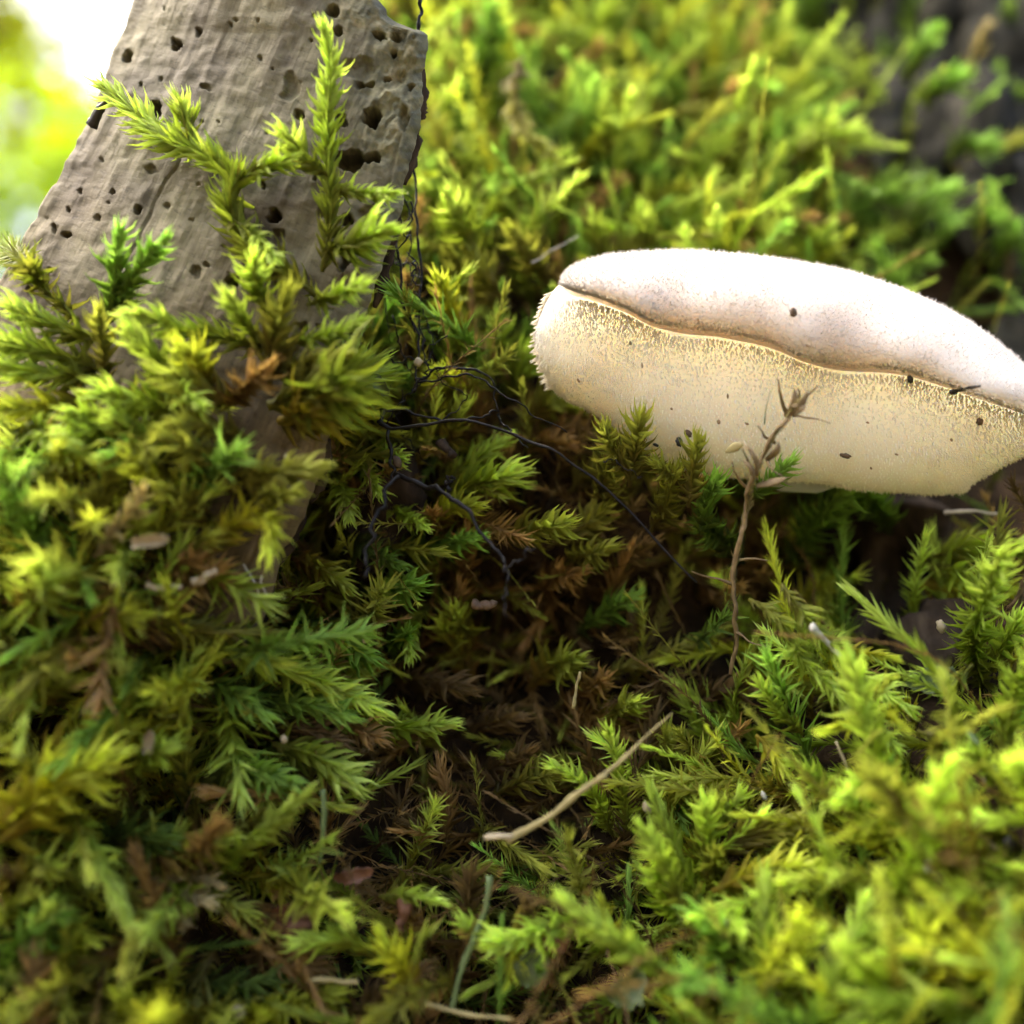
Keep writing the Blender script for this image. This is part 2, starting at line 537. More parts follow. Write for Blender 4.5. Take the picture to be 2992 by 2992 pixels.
# grain frame: along the slab's length (from lower left to upper right)
gd = nrm(P(900, 0, 7.7) - P(380, 1300, 7.7))
gx = np.cross(gd, np.array([0, 1.0, 0])); gx = nrm(gx)
gU = np.stack([A0 @ gx, A0 @ gd, np.zeros_like(UUg)], -1)
disp = 0.03 * fbm(np.stack([gU[..., 0] * 0.7, gU[..., 1] * 0.35, gU[..., 0] * 0], -1), 3)
disp += 0.009 * fbm(np.stack([gU[..., 0] * 9, gU[..., 1] * 1.1, gU[..., 0] * 0 + 3], -1), 4)
disp += 0.010 * fbm(np.stack([gU[..., 0] * 9, gU[..., 1] * 9, gU[..., 0] * 0 + 7], -1), 3)
# rot near the broken upper right edge
rot = np.clip(1 - np.abs(PXg - (rpx[:, None] - 70)) / 150, 0, 1) * np.clip((560 - PYg) / 160, 0, 1) * np.clip((PYg + 30) / 90, 0, 1)
rot2 = np.clip(1 - (rpx[:, None] - PXg) / 90, 0, 1) * np.clip((1050 - PYg) / 300, 0, 1) * np.clip((PYg - 200) / 200, 0, 1) * 0.7
rot = np.maximum(rot, rot2)
disp += rot * (0.10 * np.abs(fbm(np.stack([gU[..., 0] * 7, gU[..., 1] * 3.2, PXg * 0 + 2], -1), 5)) - 0.02)
for _k in range(4):                        # drying cracks along the grain
    _cx = rng.uniform(gU[..., 0].min(), gU[..., 0].max()); _cy = rng.uniform(gU[..., 1].min() + 2, gU[..., 1].max()); _cl = rng.uniform(.5, 1.6)
    _dx = gU[..., 0] - _cx - 0.05 * fbm(np.stack([gU[..., 1] * 2.2, gU[..., 1] * 0 + _cx * 9, gU[..., 1] * 0], -1), 3)
    _dy = np.abs(gU[..., 1] - _cy) / _cl
    disp += 0.025 * np.clip(1 - np.abs(_dx) / (0.022 * np.clip(1 - _dy, 0.001, 1)), 0, 1) * (_dy < 1)
PITS = [(520, 130, 14, 20, .16), (583, 95, 9, 16, .06), (458, 317, 12, 20, .12), (372, 168, 10, 14, .10), (402, 612, 10, 12, .12), (195, 690, 10, 9, .10),
        (158, 665, 6, 16, .06), (200, 610, 4, 9, .05), (802, 632, 17, 20, .22), (672, 820, 22, 13, .22), (976, 35, 16, 18, .14), (988, 92, 10, 13, .12),
        (870, 332, 16, 12, .12), (852, 255, 26, 40, .06), (810, 690, 12, 26, .06), (573, 795, 14, 14, .05), (600, 770, 8, 8, .04), (445, 498, 18, 14, .04),
        (605, 260, 12, 10, .04), (770, 540, 10, 12, .06), (700, 945, 8, 8, .05), (490, 605, 9, 9, .04), (560, 640, 12, 6, .03), (290, 640, 9, 9, .04),
        (1088, 345, 26, 22, .35), (1050, 205, 44, 34, .05), (1112, 108, 16, 11, .14), (1165, 105, 15, 11, .10), (1150, 150, 10, 9, .12), (1000, 345, 13, 16, .08),
        (1025, 466, 46, 24, .26), (1090, 455, 18, 20, .2), (1130, 225, 8, 7, .10), (1180, 345, 10, 36, .08), (1200, 250, 8, 12, .07), (1060, 245, 26, 14, .10),
        (1015, 640, 18, 14, .16), (1000, 560, 14, 12, .10), (1010, 760, 16, 26, .14), (895, 490, 12, 16, .07), (940, 620, 14, 18, .06), (830, 830, 26, 16, .10),
        (1080, 640, 26, 40, .06), (150, 790, 9, 9, .05), (90, 850, 8, 10, .06), (330, 560, 6, 7, .05), (640, 360, 6, 6, .03), (760, 170, 7, 8, .03), (690, 60, 6, 6, .03),
        (470, 230, 6, 7, .03), (300, 470, 7, 7, .03), (620, 980, 9, 9, .05), (880, 960, 14, 18, .08), (1020, 965, 7, 12, .14)]
for _ in range(70):
    u_, p_ = rng.random(), rng.uniform(-650, 1500)
    PITS.append((np.interp(p_, pyv, lpx) * (1 - u_) + np.interp(p_, pyv, rpx) * u_, p_, rng.uniform(3.5, 6), rng.uniform(3.5, 8), rng.uniform(.015, .05)))
_wx = 9 * fbm(np.stack([PXg / 26, PYg / 26, PXg * 0 + 1], -1), 3)
_wy = 9 * fbm(np.stack([PXg / 26, PYg / 26, PXg * 0 + 21], -1), 3)
for (a, b_, ra, rb, dep) in PITS:
    wk = min(1.0, ra / 16)
    e = ((PXg + wk * _wx - a) / ra) ** 2 + ((PYg + wk * _wy - b_) / rb) ** 2
    wob = 1 + 0.25 * np.sin(3 * np.arctan2(PYg - b_, PXg - a) + a)
    disp += dep * np.clip(1.25 - e * wob, 0, 1) ** 0.7
DF = D0 + disp
front = np.stack([(PXg - 1496) / 2992 * D0, DF, (1496 - PYg) / 2992 * D0], -1)
edge = np.minimum(UUg, 1 - UUg)
TH = 0.42 + 0.10 * fbm(np.stack([PXg / 160, PYg / 160, PXg * 0], -1), 3)
nV = NU * NV
bl, br = front[:, 0].copy(), front[:, -1].copy()
bl[:, 1] = D0[:, 0] + TH[:, 0]; br[:, 1] = D0[:, -1] + TH[:, -1]
bl[:, 0] += 0.10; br[:, 0] -= 0.10          # the flanks are undercut
SV = np.vstack([front.reshape(-1, 3), bl, br])
ii, jj = np.meshgrid(np.arange(NV - 1), np.arange(NU - 1), indexing='ij')
q0 = (ii * NU + jj).ravel()
fF = np.stack([q0, q0 + NU, q0 + NU + 1, q0 + 1], -1)
r0 = np.arange(NV - 1)
side = np.vstack([np.stack([r0 * NU, nV + r0, nV + r0 + 1, (r0 + 1) * NU], -1),
                  np.stack([r0 * NU + NU - 1, (r0 + 1) * NU + NU - 1, nV + NV + r0 + 1, nV + NV + r0], -1),
                  np.stack([nV + r0, nV + NV + r0, nV + NV + r0 + 1, nV + r0 + 1], -1)])
ends = [np.array([list(range(NU)) + [nV + NV, nV]]), np.array([list(range(nV - 1, nV - NU - 1, -1)) + [nV + NV - 1, nV + 2 * NV - 1]])]
scol = np.zeros((NV, NU, 3))
scol[..., 0] = np.clip(rot * 1.3, 0, 0.9)
scol[..., 1] = np.clip((PYg - 650) / 700 + 0.35 * fbm(np.stack([PXg / 260, PYg / 260, PXg * 0], -1), 3) + 0.25, 0, 1) * 0.8
scol = np.vstack([scol.reshape(-1, 3), np.tile([0.2, 0.7, 0], (2 * NV, 1))])
suv = np.vstack([gU.reshape(-1, 3), gU[:, 0] + [0, 0, 0.6], gU[:, -1] + [0, 0, 0.6]])
slab = empty("wood_slab", P(700, 1900, 7.6), "weathered grey wood slab riddled with beetle holes, leaning against the mossy stump", "wood slab")
ob("wood_body", SV, [np.vstack([fF, side])] + ends, M_SLAB, slab, col=scol, uv=suv)
SLAB = BVHTree.FromPolygons([Vector(v) for v in SV[:nV]], [tuple(int(k) for k in f) for f in fF])

# flaking bark along the slab's broken right flank
def flake(path_px, d, wdt, name="bark_flake", thick=0.03, mat=None, parent=None, seed=0):
    pts = crom([P(px, py, d + k * 0.02) for k, (px, py) in enumerate(path_px)], 14)
    rad = wdt * np.sin(np.linspace(0.25, math.pi - 0.2, 14)) ** 0.7
    V, F = tube(pts, rad, 8, 0.35, 0.35)
    return ob(name, V, F, mat or M_CHUNK, parent)
for pp, d, wd in [(((1235, 200), (1228, 300), (1232, 350)), 8.02, 0.06), (((1215, 350), (1205, 440), (1180, 540)), 8.05, 0.06),
                  (((1165, 560), (1140, 660), (1135, 740)), 8.02, 0.07), (((1150, 690), (1120, 800), (1095, 900)), 8.05, 0.055),
                  (((1070, 890), (1040, 980), (1015, 1060)), 7.95, 0.05), (((960, 1280), (935, 1390), (905, 1470)), 7.8, 0.06),
                  (((890, 1480), (850, 1570), (800, 1660)), 7.75, 0.06), (((790, 1680), (765, 1780), (745, 1860)), 7.7, 0.06)]:
    flake(pp, d, wd, parent=slab)

def surf(px, py, slab_ok=True):
    d = bank_at(px, py)
    if slab_ok:
        h = ray(px, py, SLAB)
        if h[0] is not None:
            d = min(d, h[0].y)
    return d

# ------------------------------------------------------------------ the jelly fungus
TOPL = [(1642, 812), (1668, 782), (1720, 758), (1800, 741), (1900, 735), (2000, 734), (2120, 738), (2250, 750), (2400, 775), (2550, 813), (2700, 868), (2850, 948), (2992, 1060), (3090, 1150), (3150, 1240)]
LIPL = [(1638, 828), (1690, 848), (1750, 868), (1830, 900), (1910, 938), (2000, 957), (2130, 972), (2250, 998), (2350, 1040), (2450, 1064), (2600, 1074), (2700, 1095), (2850, 1152), (2992, 1206), (3140, 1265)]
BOTL = [(1612, 1132), (1660, 1168), (1720, 1196), (1790, 1240), (1860, 1300), (1960, 1352), (2090, 1388), (2250, 1398), (2400, 1412), (2520, 1432), (2680, 1442), (2800, 1440), (2860, 1398), (2990, 1335), (3140, 1290)]
NT = 190
T_ = crom(TOPL, NT); L_ = crom(LIPL, NT); B_ = crom(BOTL, NT)
tt = np.linspace(0, 1, NT)
endf = np.clip(np.minimum(tt / 0.16, (1 - tt) / 0.14), 0, 1)
endf = np.sqrt(1 - (1 - endf) ** 2)          # 0 at both ends, 1 in the middle
FUN_C = 8.25
rings = []
for i in range(NT):
    T, L, B = T_[i], L_[i], B_[i]
    t = tt[i]; e = endf[i]
    bow = -62 * np.exp(-(t / 0.10) ** 2) + 30 * np.exp(-((1 - t) / 0.08) ** 2)
    lip = e
    def pt(a, d, extra=0):
        x, y = a
        dd = FUN_C + (d - FUN_C) * (0.32 + 0.68 * e)
        return (x, y + extra, dd)
    def lb(s):
        q = L * (1 - s) + B * s
        return (q[0] + bow * math.sin(math.pi * min(1, s * 1.02)) ** 0.8, q[1])
    def tl(s):
        q = T * (1 - s) + L * s
        return (q[0], q[1])
    wave = 0.05 * math.sin(19 * t + 1) + 0.03 * math.sin(41 * t)
    r = [pt((T[0], T[1]), 8.85, 70), pt((T[0], T[1]), 8.65, 16), pt(T, 8.35), pt(tl(.12), 8.02), pt(tl(.34), 7.72 + wave), pt(tl(.6), 7.58 + wave), pt(tl(.82), 7.55 + wave), pt(tl(.95), 7.60 + wave),
         pt(tl(1.0), 7.66 + wave), pt(lb(.03), 7.72 + wave * .6), pt(lb(.08), 7.75), pt(lb(.2), 7.78), pt(lb(.4), 7.82), pt(lb(.6), 7.87), pt(lb(.78), 7.95), pt(lb(.92), 8.08), pt(lb(1.0), 8.28),
         pt(lb(.97), 8.5), pt(lb(.7), 8.55), pt(lb(.3), 8.65)]
    rings.append([P(*k) for k in r])
rings = np.array(rings)                       # NT x 20 x 3
NR = 20
SUB = 4
dense = []
for i in range(NT):
    c = np.vstack([rings[i], rings[i][:1]])
    e = np.vstack([rings[i][-1:], c, rings[i][1:2]])
    o = []
    for k in range(NR):
        a, b_, c_, d_ = e[k], e[k + 1], e[k + 2], e[k + 3]
        for s in range(SUB):
            t = s / SUB
            o.append(0.5 * (2 * b_ + (c_ - a) * t + (2 * a - 5 * b_ + 4 * c_ - d_) * t * t + (3 * b_ - a - 3 * c_ + d_) * t ** 3))
    dense.append(o)
FR = np.array(dense)                          # NT x 80 x 3
KR = NR * SUB
FR += (0.02 * fbm(FR * 2.2, 3))[..., None] * np.array([0.2, 1, 0.6])
FV = FR.reshape(-1, 3)
i = np.arange(NT - 1)[:, None] * KR; j = np.arange(KR)[None]; j2 = (j + 1) % KR
fq = np.stack([i + j, i + j2, i + KR + j2, i + KR + j], -1).reshape(-1, 4)
FVc = np.vstack([FV, FR[0].mean(0), FR[-1].mean(0)])
c0, c1 = NT * KR, NT * KR + 1
ja = np.arange(KR); jb = (ja + 1) % KR
ft = np.vstack([np.stack([np.full(KR, c0), jb, ja], -1), np.stack([np.full(KR, c1), (NT - 1) * KR + ja, (NT - 1) * KR + jb], -1)])
fungus = empty("jelly_fungus", P(2350, 1380, 9.8), "white translucent jelly fungus with a felted cap and toothed underside", "fungus")
capo = ob("cap", FVc, [fq, ft], M_CAP, fungus)
capo.data.materials.append(M_HYM)
_rj = np.tile(np.arange(KR), NT - 1)
_mi = np.concatenate([((_rj >= 9 * SUB + 2) & (_rj < 19 * SUB)).astype(np.int32), np.zeros(len(ft), np.int32)])
_mi[len(fq):len(fq) + KR] = 1
capo.data.polygons.foreach_set("material_index", _mi)
# surface normals of the loft
dS = np.roll(FR, -1, 1) - np.roll(FR, 1, 1)
dT = np.gradient(FR, axis=0)
FN = nrm(np.cross(dS, dT))
ctr = FR.mean(1, keepdims=True)
flip = np.sign((FN * (FR - ctr)).sum(-1).mean())
FN *= flip
FUNG = BVHTree.FromPolygons([Vector(v) for v in FVc], [tuple(int(k) for k in f) for f in fq])
# attachment stub behind the cap
st = crom([P(2350, 1180, 8.5), P(2340, 1200, 9.6), P(2330, 1230, 11.6)], 10)
V, F = tube(st, [0.75, 0.7, 0.62, 0.6, 0.58, 0.56, 0.55, 0.55, 0.55, 0.55], 16)
ob("stipe", V, F, M_CAP, fungus)

# spines of the underside
def spine_mesh(k=5, prof=((0, 1.0), (0.35, 0.80), (0.75, 0.48), (1.0, 0.12))):
    S_ = len(prof) - 1
    V = []
    for (h, r) in prof:
        for a in range(k):
            an = 2 * math.pi * a / k
            V.append((r * math.cos(an), r * math.sin(an), h))
    V.append((0, 0, 1.06))
    q = []
    for s in range(S_):
        for a in range(k):
            q.append((s * k + a, s * k + (a + 1) % k, (s + 1) * k + (a + 1) % k, (s + 1) * k + a))
    tr = [(S_ * k + a, S_ * k + (a + 1) % k, (S_ + 1) * k) for a in range(k)]
    return np.array(V), np.array(q), np.array(tr)
spV, spQ, spT = spine_mesh()
sites = []
def fung_point(t, s):
    """t in 0..1 along, s = fractional ring index"""
    a = t * (NT - 1); i0 = int(min(a, NT - 2)); fa = a - i0
    b_ = s % KR; j0 = int(b_); fb = b_ - j0; j1 = (j0 + 1) % KR; j0 %= KR
    def bl(Q):
        return (Q[i0, j0] * (1 - fb) + Q[i0, j1] * fb) * (1 - fa) + (Q[i0 + 1, j0] * (1 - fb) + Q[i0 + 1, j1] * fb) * fa
    return bl(FR), nrm(bl(FN))
s0, s1 = 10 * SUB - 1, 18 * SUB
cnt = 0
NA, NB = 165, 52
for a in range(NA):
    for b_ in range(NB):
        t = (a + 0.5 * (b_ % 2) + rng.uniform(-.3, .3)) / NA
        s = s0 + (s1 - s0) * (b_ + rng.uniform(-.3, .3)) / NB
        if not (0 <= t <= 1): continue
        p, n = fung_point(t, s)
        f = (s - s0) / (s1 - s0)
        dr = nrm(n * (0.22 + 0.75 * f) + DOWN * (0.98 - 0.4 * f) + rng.normal(0, .10, 3))
        ln = rng.uniform(0.022, 0.05) * (1.0 if f < .5 else 0.7) * (0.75 + 0.5 * rng.random())
        sites.append((p - n * 0.012, dr, ln, rng.uniform(0.008, 0.0135)))
for _ in range(420):                      # left end wall carries teeth too
    s = rng.uniform(s0, s1); m = rng.uniform(0, 1) ** 0.6
    q = FR[0][int(s) % KR] * m + FR[0].mean(0) * (1 - m)
    dr = nrm(np.array([-1.0, -0.15, -0.1]) + DOWN * 0.35 + rng.normal(0, .15, 3))
    sites.append((q, dr, rng.uniform(0.045, 0.08), rng.uniform(0.008, 0.0135)))
def axes(d):
    d = nrm(d)
    ref = np.array([0, 0, 1.0]) if abs(d[2]) < 0.9 else np.array([1.0, 0, 0])
    x = nrm(np.cross(ref, d)); y = np.cross(d, x)
    return x, y, d
def inst(V, site, base=0):
    p, d, ln, r = site
    x, y, z = axes(d)
    return p + r * (V[:, :1] * x + V[:, 1:2] * y) + ln * V[:, 2:3] * z
def sharp_rank(site):
    px, py = PX(site[0])
    vis = (1480 < px < 2992) and (700 < py < 1500)
    return (0 if vis else 1, abs(px - 1850) * 0.7 + abs(py - 1180) + 300 * rng.random())
sites.sort(key=sharp_rank)
unit_sp = mesh_from("spine", np.asarray(spV), [spQ, spT], M_SPINE)
RW = ROT
for st_ in sites[:300]:
    p, d, ln, r = st_
    x, y, z = axes(d)
    Mx = Matrix.Identity(4)
    cols = [RW @ x * r * 0.01, RW @ y * r * 0.01, RW @ z * ln * 0.01]
    for c_ in range(3):
        for r_ in range(3):
            Mx[r_][c_] = cols[c_][r_]
    loc = W(p) - np.array(fungus["_o"])
    for r_ in range(3): Mx[r_][3] = loc[r_]
    o = bpy.data.objects.new("spine", unit_sp)
    COL.objects.link(o)
    o.parent = fungus
    o.matrix_local = Mx
loV, loQ, loT = spine_mesh(4, ((0, 1.0), (0.55, 0.66), (0.95, 0.2)))
pv = [(inst(loV, s_), [loQ, loT]) for s_ in sites[300:]]
V, F = merge(pv)
set_props(ob("spine_mass", V, F, M_SPINE, fungus), kind="stuff")
# felt of tiny papillae on the cap
hv = np.array([(1, 0, 0), (-.5, .87, 0), (-.5, -.87, 0), (0, 0, 1.0)]); hf = np.array([(0, 1, 3), (1, 2, 3), (2, 0, 3)])
pv = []
for _ in range(11000):
    t = rng.uniform(0.0, 1.0); s = rng.uniform(1.6 * SUB, 8.4 * SUB)
    p, n = fung_point(t, s)
    pv.append((inst(hv, (p - n * 0.004, nrm(n + rng.normal(0, .3, 3)), rng.uniform(.018, .036), rng.uniform(.003, .006))), [hf]))
V, F = merge(pv)
set_props(ob("felt_papillae", V, F, M_HAIR, fungus), kind="stuff")

# ------------------------------------------------------------------ moss shoots
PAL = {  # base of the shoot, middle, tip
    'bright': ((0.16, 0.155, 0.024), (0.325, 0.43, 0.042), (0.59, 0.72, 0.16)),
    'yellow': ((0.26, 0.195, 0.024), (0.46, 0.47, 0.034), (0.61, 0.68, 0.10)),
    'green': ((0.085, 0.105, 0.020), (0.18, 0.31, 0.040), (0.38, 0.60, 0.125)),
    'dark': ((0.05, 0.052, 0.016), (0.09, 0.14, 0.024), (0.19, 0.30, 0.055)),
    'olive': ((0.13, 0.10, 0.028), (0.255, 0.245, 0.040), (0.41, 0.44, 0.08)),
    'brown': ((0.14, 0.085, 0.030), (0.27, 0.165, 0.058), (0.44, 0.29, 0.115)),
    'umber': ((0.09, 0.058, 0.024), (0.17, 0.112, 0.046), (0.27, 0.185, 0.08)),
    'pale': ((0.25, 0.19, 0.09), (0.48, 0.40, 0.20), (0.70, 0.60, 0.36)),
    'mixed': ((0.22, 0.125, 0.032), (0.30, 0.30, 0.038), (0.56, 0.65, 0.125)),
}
# leaf templates: (along, across, lift)
def leaf_hi():
    sec = [(0.0, .55), (0.2, 1.0), (0.46, .66), (0.74, .25)]
    V, F4, F3 = [], [], []
    for (a, b_) in sec:
        cz = 0.16 * a * a - 0.05 * a
        V += [(a, -b_, cz + 0.16 * b_), (a, 0, cz), (a, b_, cz + 0.16 * b_)]
    V.append((1.0, 0, 0.17))
    for s in range(3):
        k = s * 3
        F4 += [(k, k + 3, k + 4, k + 1), (k + 1, k + 4, k + 5, k + 2)]
    F3 += [(9, 12, 10), (10, 12, 11)]
    return np.array(V), np.array(F4), np.array(F3)
def leaf_lo():
    V = [(0, 0, 0), (0.3, -1.1, .12), (1, 0, .14), (0.3, 1.1, .12)]
    return np.array(V), None, np.array([(0, 1, 2), (0, 2, 3)])
HI, LO = leaf_hi(), leaf_lo()

def shoot_geom(path, pal, wid, dens=1.0, hi=True, spread=1.0, tipfan=True, jit=1.0, gain=1.0, rg=rng):
    """leaf placements along a path: returns list of arrays"""
    Lp = np.concatenate([[0], np.cumsum(np.linalg.norm(np.diff(path, axis=0), axis=1))])
    total = Lp[-1]
    n = max(8, int(total / 0.0054 * dens))
    u = np.sort(np.clip((np.arange(n) + rg.uniform(-.4, .4, n)) / n, 0, 1)) ** 0.92
    n_tip = 9 if tipfan else 0
    u = np.concatenate([u, np.linspace(0.96, 1.0, n_tip)]) if n_tip else u
    n = len(u)
    T, Nn, Bn = frames(path)
    s = u * total
    ix = lambda Q: np.stack([np.interp(s, Lp, Q[:, k]) for k in range(3)], -1)
    p = ix(path); t = nrm(ix(T)); nn = nrm(ix(Nn)); bb = np.cross(t, nn)
    ang = np.arange(n) * 2.39996 + rg.normal(0, .35, n)
    R = np.cos(ang)[:, None] * nn + np.sin(ang)[:, None] * bb
    th = np.radians(np.clip(rg.normal(38, 14, n) * spread - 26 * np.clip((u - .82) / .18, 0, 1), 8, 95))
    D = np.cos(th)[:, None] * t + np.sin(th)[:, None] * R
    D = nrm(D + rg.normal(0, .10 * jit, (n, 3)))
    Sd = nrm(np.cross(t, R))
    Nl = np.cross(Sd, D)
    env = np.interp(u, [0, .15, .6, .92, 1], [.75, 1.0, 1.0, .9, .8])
    ln = wid * 0.86 * env * rg.uniform(.7, 1.25, n)
    ln = ln * np.where(rg.random(n) < .12, .55, 1.0)
    wd = ln * rg.uniform(.038, .066, n)
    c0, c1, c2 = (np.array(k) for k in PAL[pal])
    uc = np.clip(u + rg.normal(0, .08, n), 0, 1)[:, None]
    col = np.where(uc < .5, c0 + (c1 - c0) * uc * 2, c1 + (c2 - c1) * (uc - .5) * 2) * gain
    col = col * rg.uniform(.75, 1.25, (n, 1))
    return p, D, Sd, Nl, ln, wd, col, total

def leaves_mesh(g, hi=True):
    p, D, Sd, Nl, ln, wd, col, _ = g
    V0, F4, F3 = HI if hi else LO
    n, k = len(p), len(V0)
    V = p[:, None] + ln[:, None, None] * (V0[None, :, :1] * D[:, None] - V0[None, :, 2:3] * Nl[:, None] * 1.3) + (wd[:, None, None] * V0[None, :, 1:2]) * Sd[:, None] + \
        ((wd * 0.9)[:, None, None] * (np.abs(V0[None, :, 1:2]) * .35)) * Nl[:, None]
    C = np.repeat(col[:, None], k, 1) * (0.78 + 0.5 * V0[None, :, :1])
    off = (np.arange(n) * k)[:, None, None]
    F = []
    if F4 is not None: F.append((F4[None] + off).reshape(-1, 4))
    F.append((F3[None] + off).reshape(-1, 3))
    return V.reshape(-1, 3), F, C.reshape(-1, 3)

def stem_mesh(path, wid, pal, gain=1.0, k=5):
    r = wid * 0.075
    V, F = tube(path, np.linspace(r, r * 0.45, len(path)), k)
    c0, c1, _ = (np.array(q) for q in PAL[pal])
    f = np.clip(np.linspace(0, 1, len(path)), 0, 1)
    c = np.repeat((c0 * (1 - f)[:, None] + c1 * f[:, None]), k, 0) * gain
    c = np.vstack([c, c[:1], c[-1:]])
    return V, F, c

UNIT_LEAF = None
def unit_leaf():
    global UNIT_LEAF
    if UNIT_LEAF is None:
        V0, F4, F3 = HI
        V = np.stack([V0[:, 0], V0[:, 1], -V0[:, 2]], -1)
        UNIT_LEAF = mesh_from("leaf", V, [F4, F3], M_MOSS, col=np.repeat((0.78 + 0.5 * V0[:, :1]), 3, 1))
    return UNIT_LEAF

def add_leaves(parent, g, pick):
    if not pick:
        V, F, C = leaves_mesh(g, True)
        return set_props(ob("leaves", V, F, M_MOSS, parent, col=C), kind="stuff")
    p, D, Sd, Nl, ln, wd, col, _ = g
    o0 = np.array(parent["_o"])
    Pw = W(p)
    for k in range(len(p)):
        o = bpy.data.objects.new("leaf", unit_leaf())
        COL.objects.link(o)
        o.parent = parent
        cx, cy, cz = (RW @ D[k]) * ln[k] * .01, (RW @ Sd[k]) * wd[k] * .01, (RW @ Nl[k]) * ln[k] * 0.013
        q = Pw[k] - o0
        o.matrix_local = Matrix(((cx[0], cy[0], cz[0], q[0]), (cx[1], cy[1], cz[1], q[1]), (cx[2], cy[2], cz[2], q[2]), (0, 0, 0, 1)))
        o.color = (*[float(c) for c in col[k]], 1)

def px_path(pts, off0, off1, n=None, slab_ok=True, fixed=None):
    ds = []
    for k, (px, py) in enumerate(pts):
        f = k / (len(pts) - 1)
        if fixed is not None:
            ds.append(DD(fixed[0] * (1 - f) + fixed[1] * f, py))
        else:
            ds.append(surf(px, py, slab_ok) - (off0 * (1 - f) + off1 * f))
    if fixed is None and len(ds) > 2:
        d0 = np.linspace(ds[0], ds[-1], len(ds))
        ds = list(0.5 * np.array(ds) + 0.5 * d0) if not slab_ok else ds
    A = [P(px, py, d) for (px, py), d in zip(pts, ds)]
    seg = sum(np.linalg.norm(A[k + 1] - A[k]) for k in range(len(A) - 1))
    path = crom(A, n or max(8, int(seg / 0.08)))
    wob = np.stack([fbm(np.stack([np.arange(len(path)) * .25 + k * 9, np.full(len(path), A[0][0] * 7), np.full(len(path), A[0][2] * 7)], -1), 2) for k in range(3)], -1)
    return path + wob * 0.02

HUE = {'bright': 'bright yellow-green', 'yellow': 'golden yellow', 'green': 'fresh green', 'dark': 'dark green', 'olive': 'dull olive', 'brown': 'rusty brown withered',
       'umber': 'dark brown withered', 'pale': 'bleached beige', 'mixed': 'green-tipped brown-based'}
MARKS = [(620, 420, "high on the bare face of the wood slab"), (980, 420, "beside the rotten pits of the wood slab"), (100, 1000, "over the far edge of the wood slab"),
         (700, 1000, "across the middle of the wood slab"), (1000, 1130, "at the broken edge of the wood slab"), (440, 1580, "beside the split husk on the slab's foot"),
         (800, 1500, "along the lower broken edge of the slab"), (560, 1720, "by the pale straws at the slab's foot"), (435, 2170, "around the cream husk below the slab"),
         (80, 1850, "in the moss heap below the split husk"), (940, 2400, "by the short grey-green upright stalk"), (850, 2690, "around the orange-red leaf fragment"),
         (120, 2750, "in the deep moss far below the cream husk"), (480, 2610, "among the bleached fronds below the cream husk"), (1200, 850, "behind the hanging black rootlets"),
         (1250, 1220, "at the tangle of black rootlets"), (1400, 1430, "in the hollow under the rootlet tangle"), (1600, 1230, "next to the toothed left end of the fungus"),
         (1850, 1450, "under the lower edge of the fungus"), (1450, 1770, "around the oblong brown seed in the hollow"), (1690, 2010, "beside the upright straw splinter"),
         (1450, 2420, "at the lower end of the slanting straw"), (1850, 2240, "at the upper end of the slanting straw"), (2150, 1750, "beside the dead brown stalk"), (2420, 1880, "around the white splinter"),
         (2600, 1550, "on the brown bark chunks"), (2840, 1620, "beside the level grey straw"), (2730, 1985, "beside the ragged grey-green leaf scrap"), (2860, 2200, "around the pale grass blades"),
         (2480, 2250, "beside the hair-thin dry fibre"), (2080, 2780, "around the bleached bent stalk"), (1370, 2760, "beside the bluish green stalk"), (1560, 2800, "by the pale and russet leaf scraps"),
         (2240, 2900, "beside the pinkish beige seed husk"), (2760, 2570, "around the white flakes in the golden cushion"), (2900, 2860, "in the golden cushion below the white flakes"),
         (1420, 500, "on the stump between slab and fungus cap"), (1800, 500, "above the left half of the fungus cap"), (2350, 450, "around the knot hole above the fungus"),
         (2800, 500, "on the dark bark ridges"), (1870, 2560, "in the cushion between slanting straw and bleached stalk")]
SEEN = set()
def moss_label(path, pal, wid):
    px, py = PX(path[len(path) // 2])
    m = min(MARKS, key=lambda k: (k[0] - px) ** 2 + (k[1] - py) ** 2)[2]
    L = np.linalg.norm(np.diff(path, axis=0), axis=1).sum() / path[:, 1].mean() * 2992
    size = "short" if L < 170 else ("long" if L > 330 else "")
    bent = np.dot(nrm(path[2] - path[0]), nrm(path[-1] - path[-3])) < 0.75
    up = (path[-1] - path[0])[2] / (np.linalg.norm(path[-1] - path[0]) + 1e-9)
    pose = "bent" if bent else ("upright" if up > .75 else ("drooping" if up < -.3 else ""))
    words = [w_ for w_ in (size, pose, HUE[pal]) if w_]
    return " ".join(words) + " moss shoot " + m, "moss shoots " + m

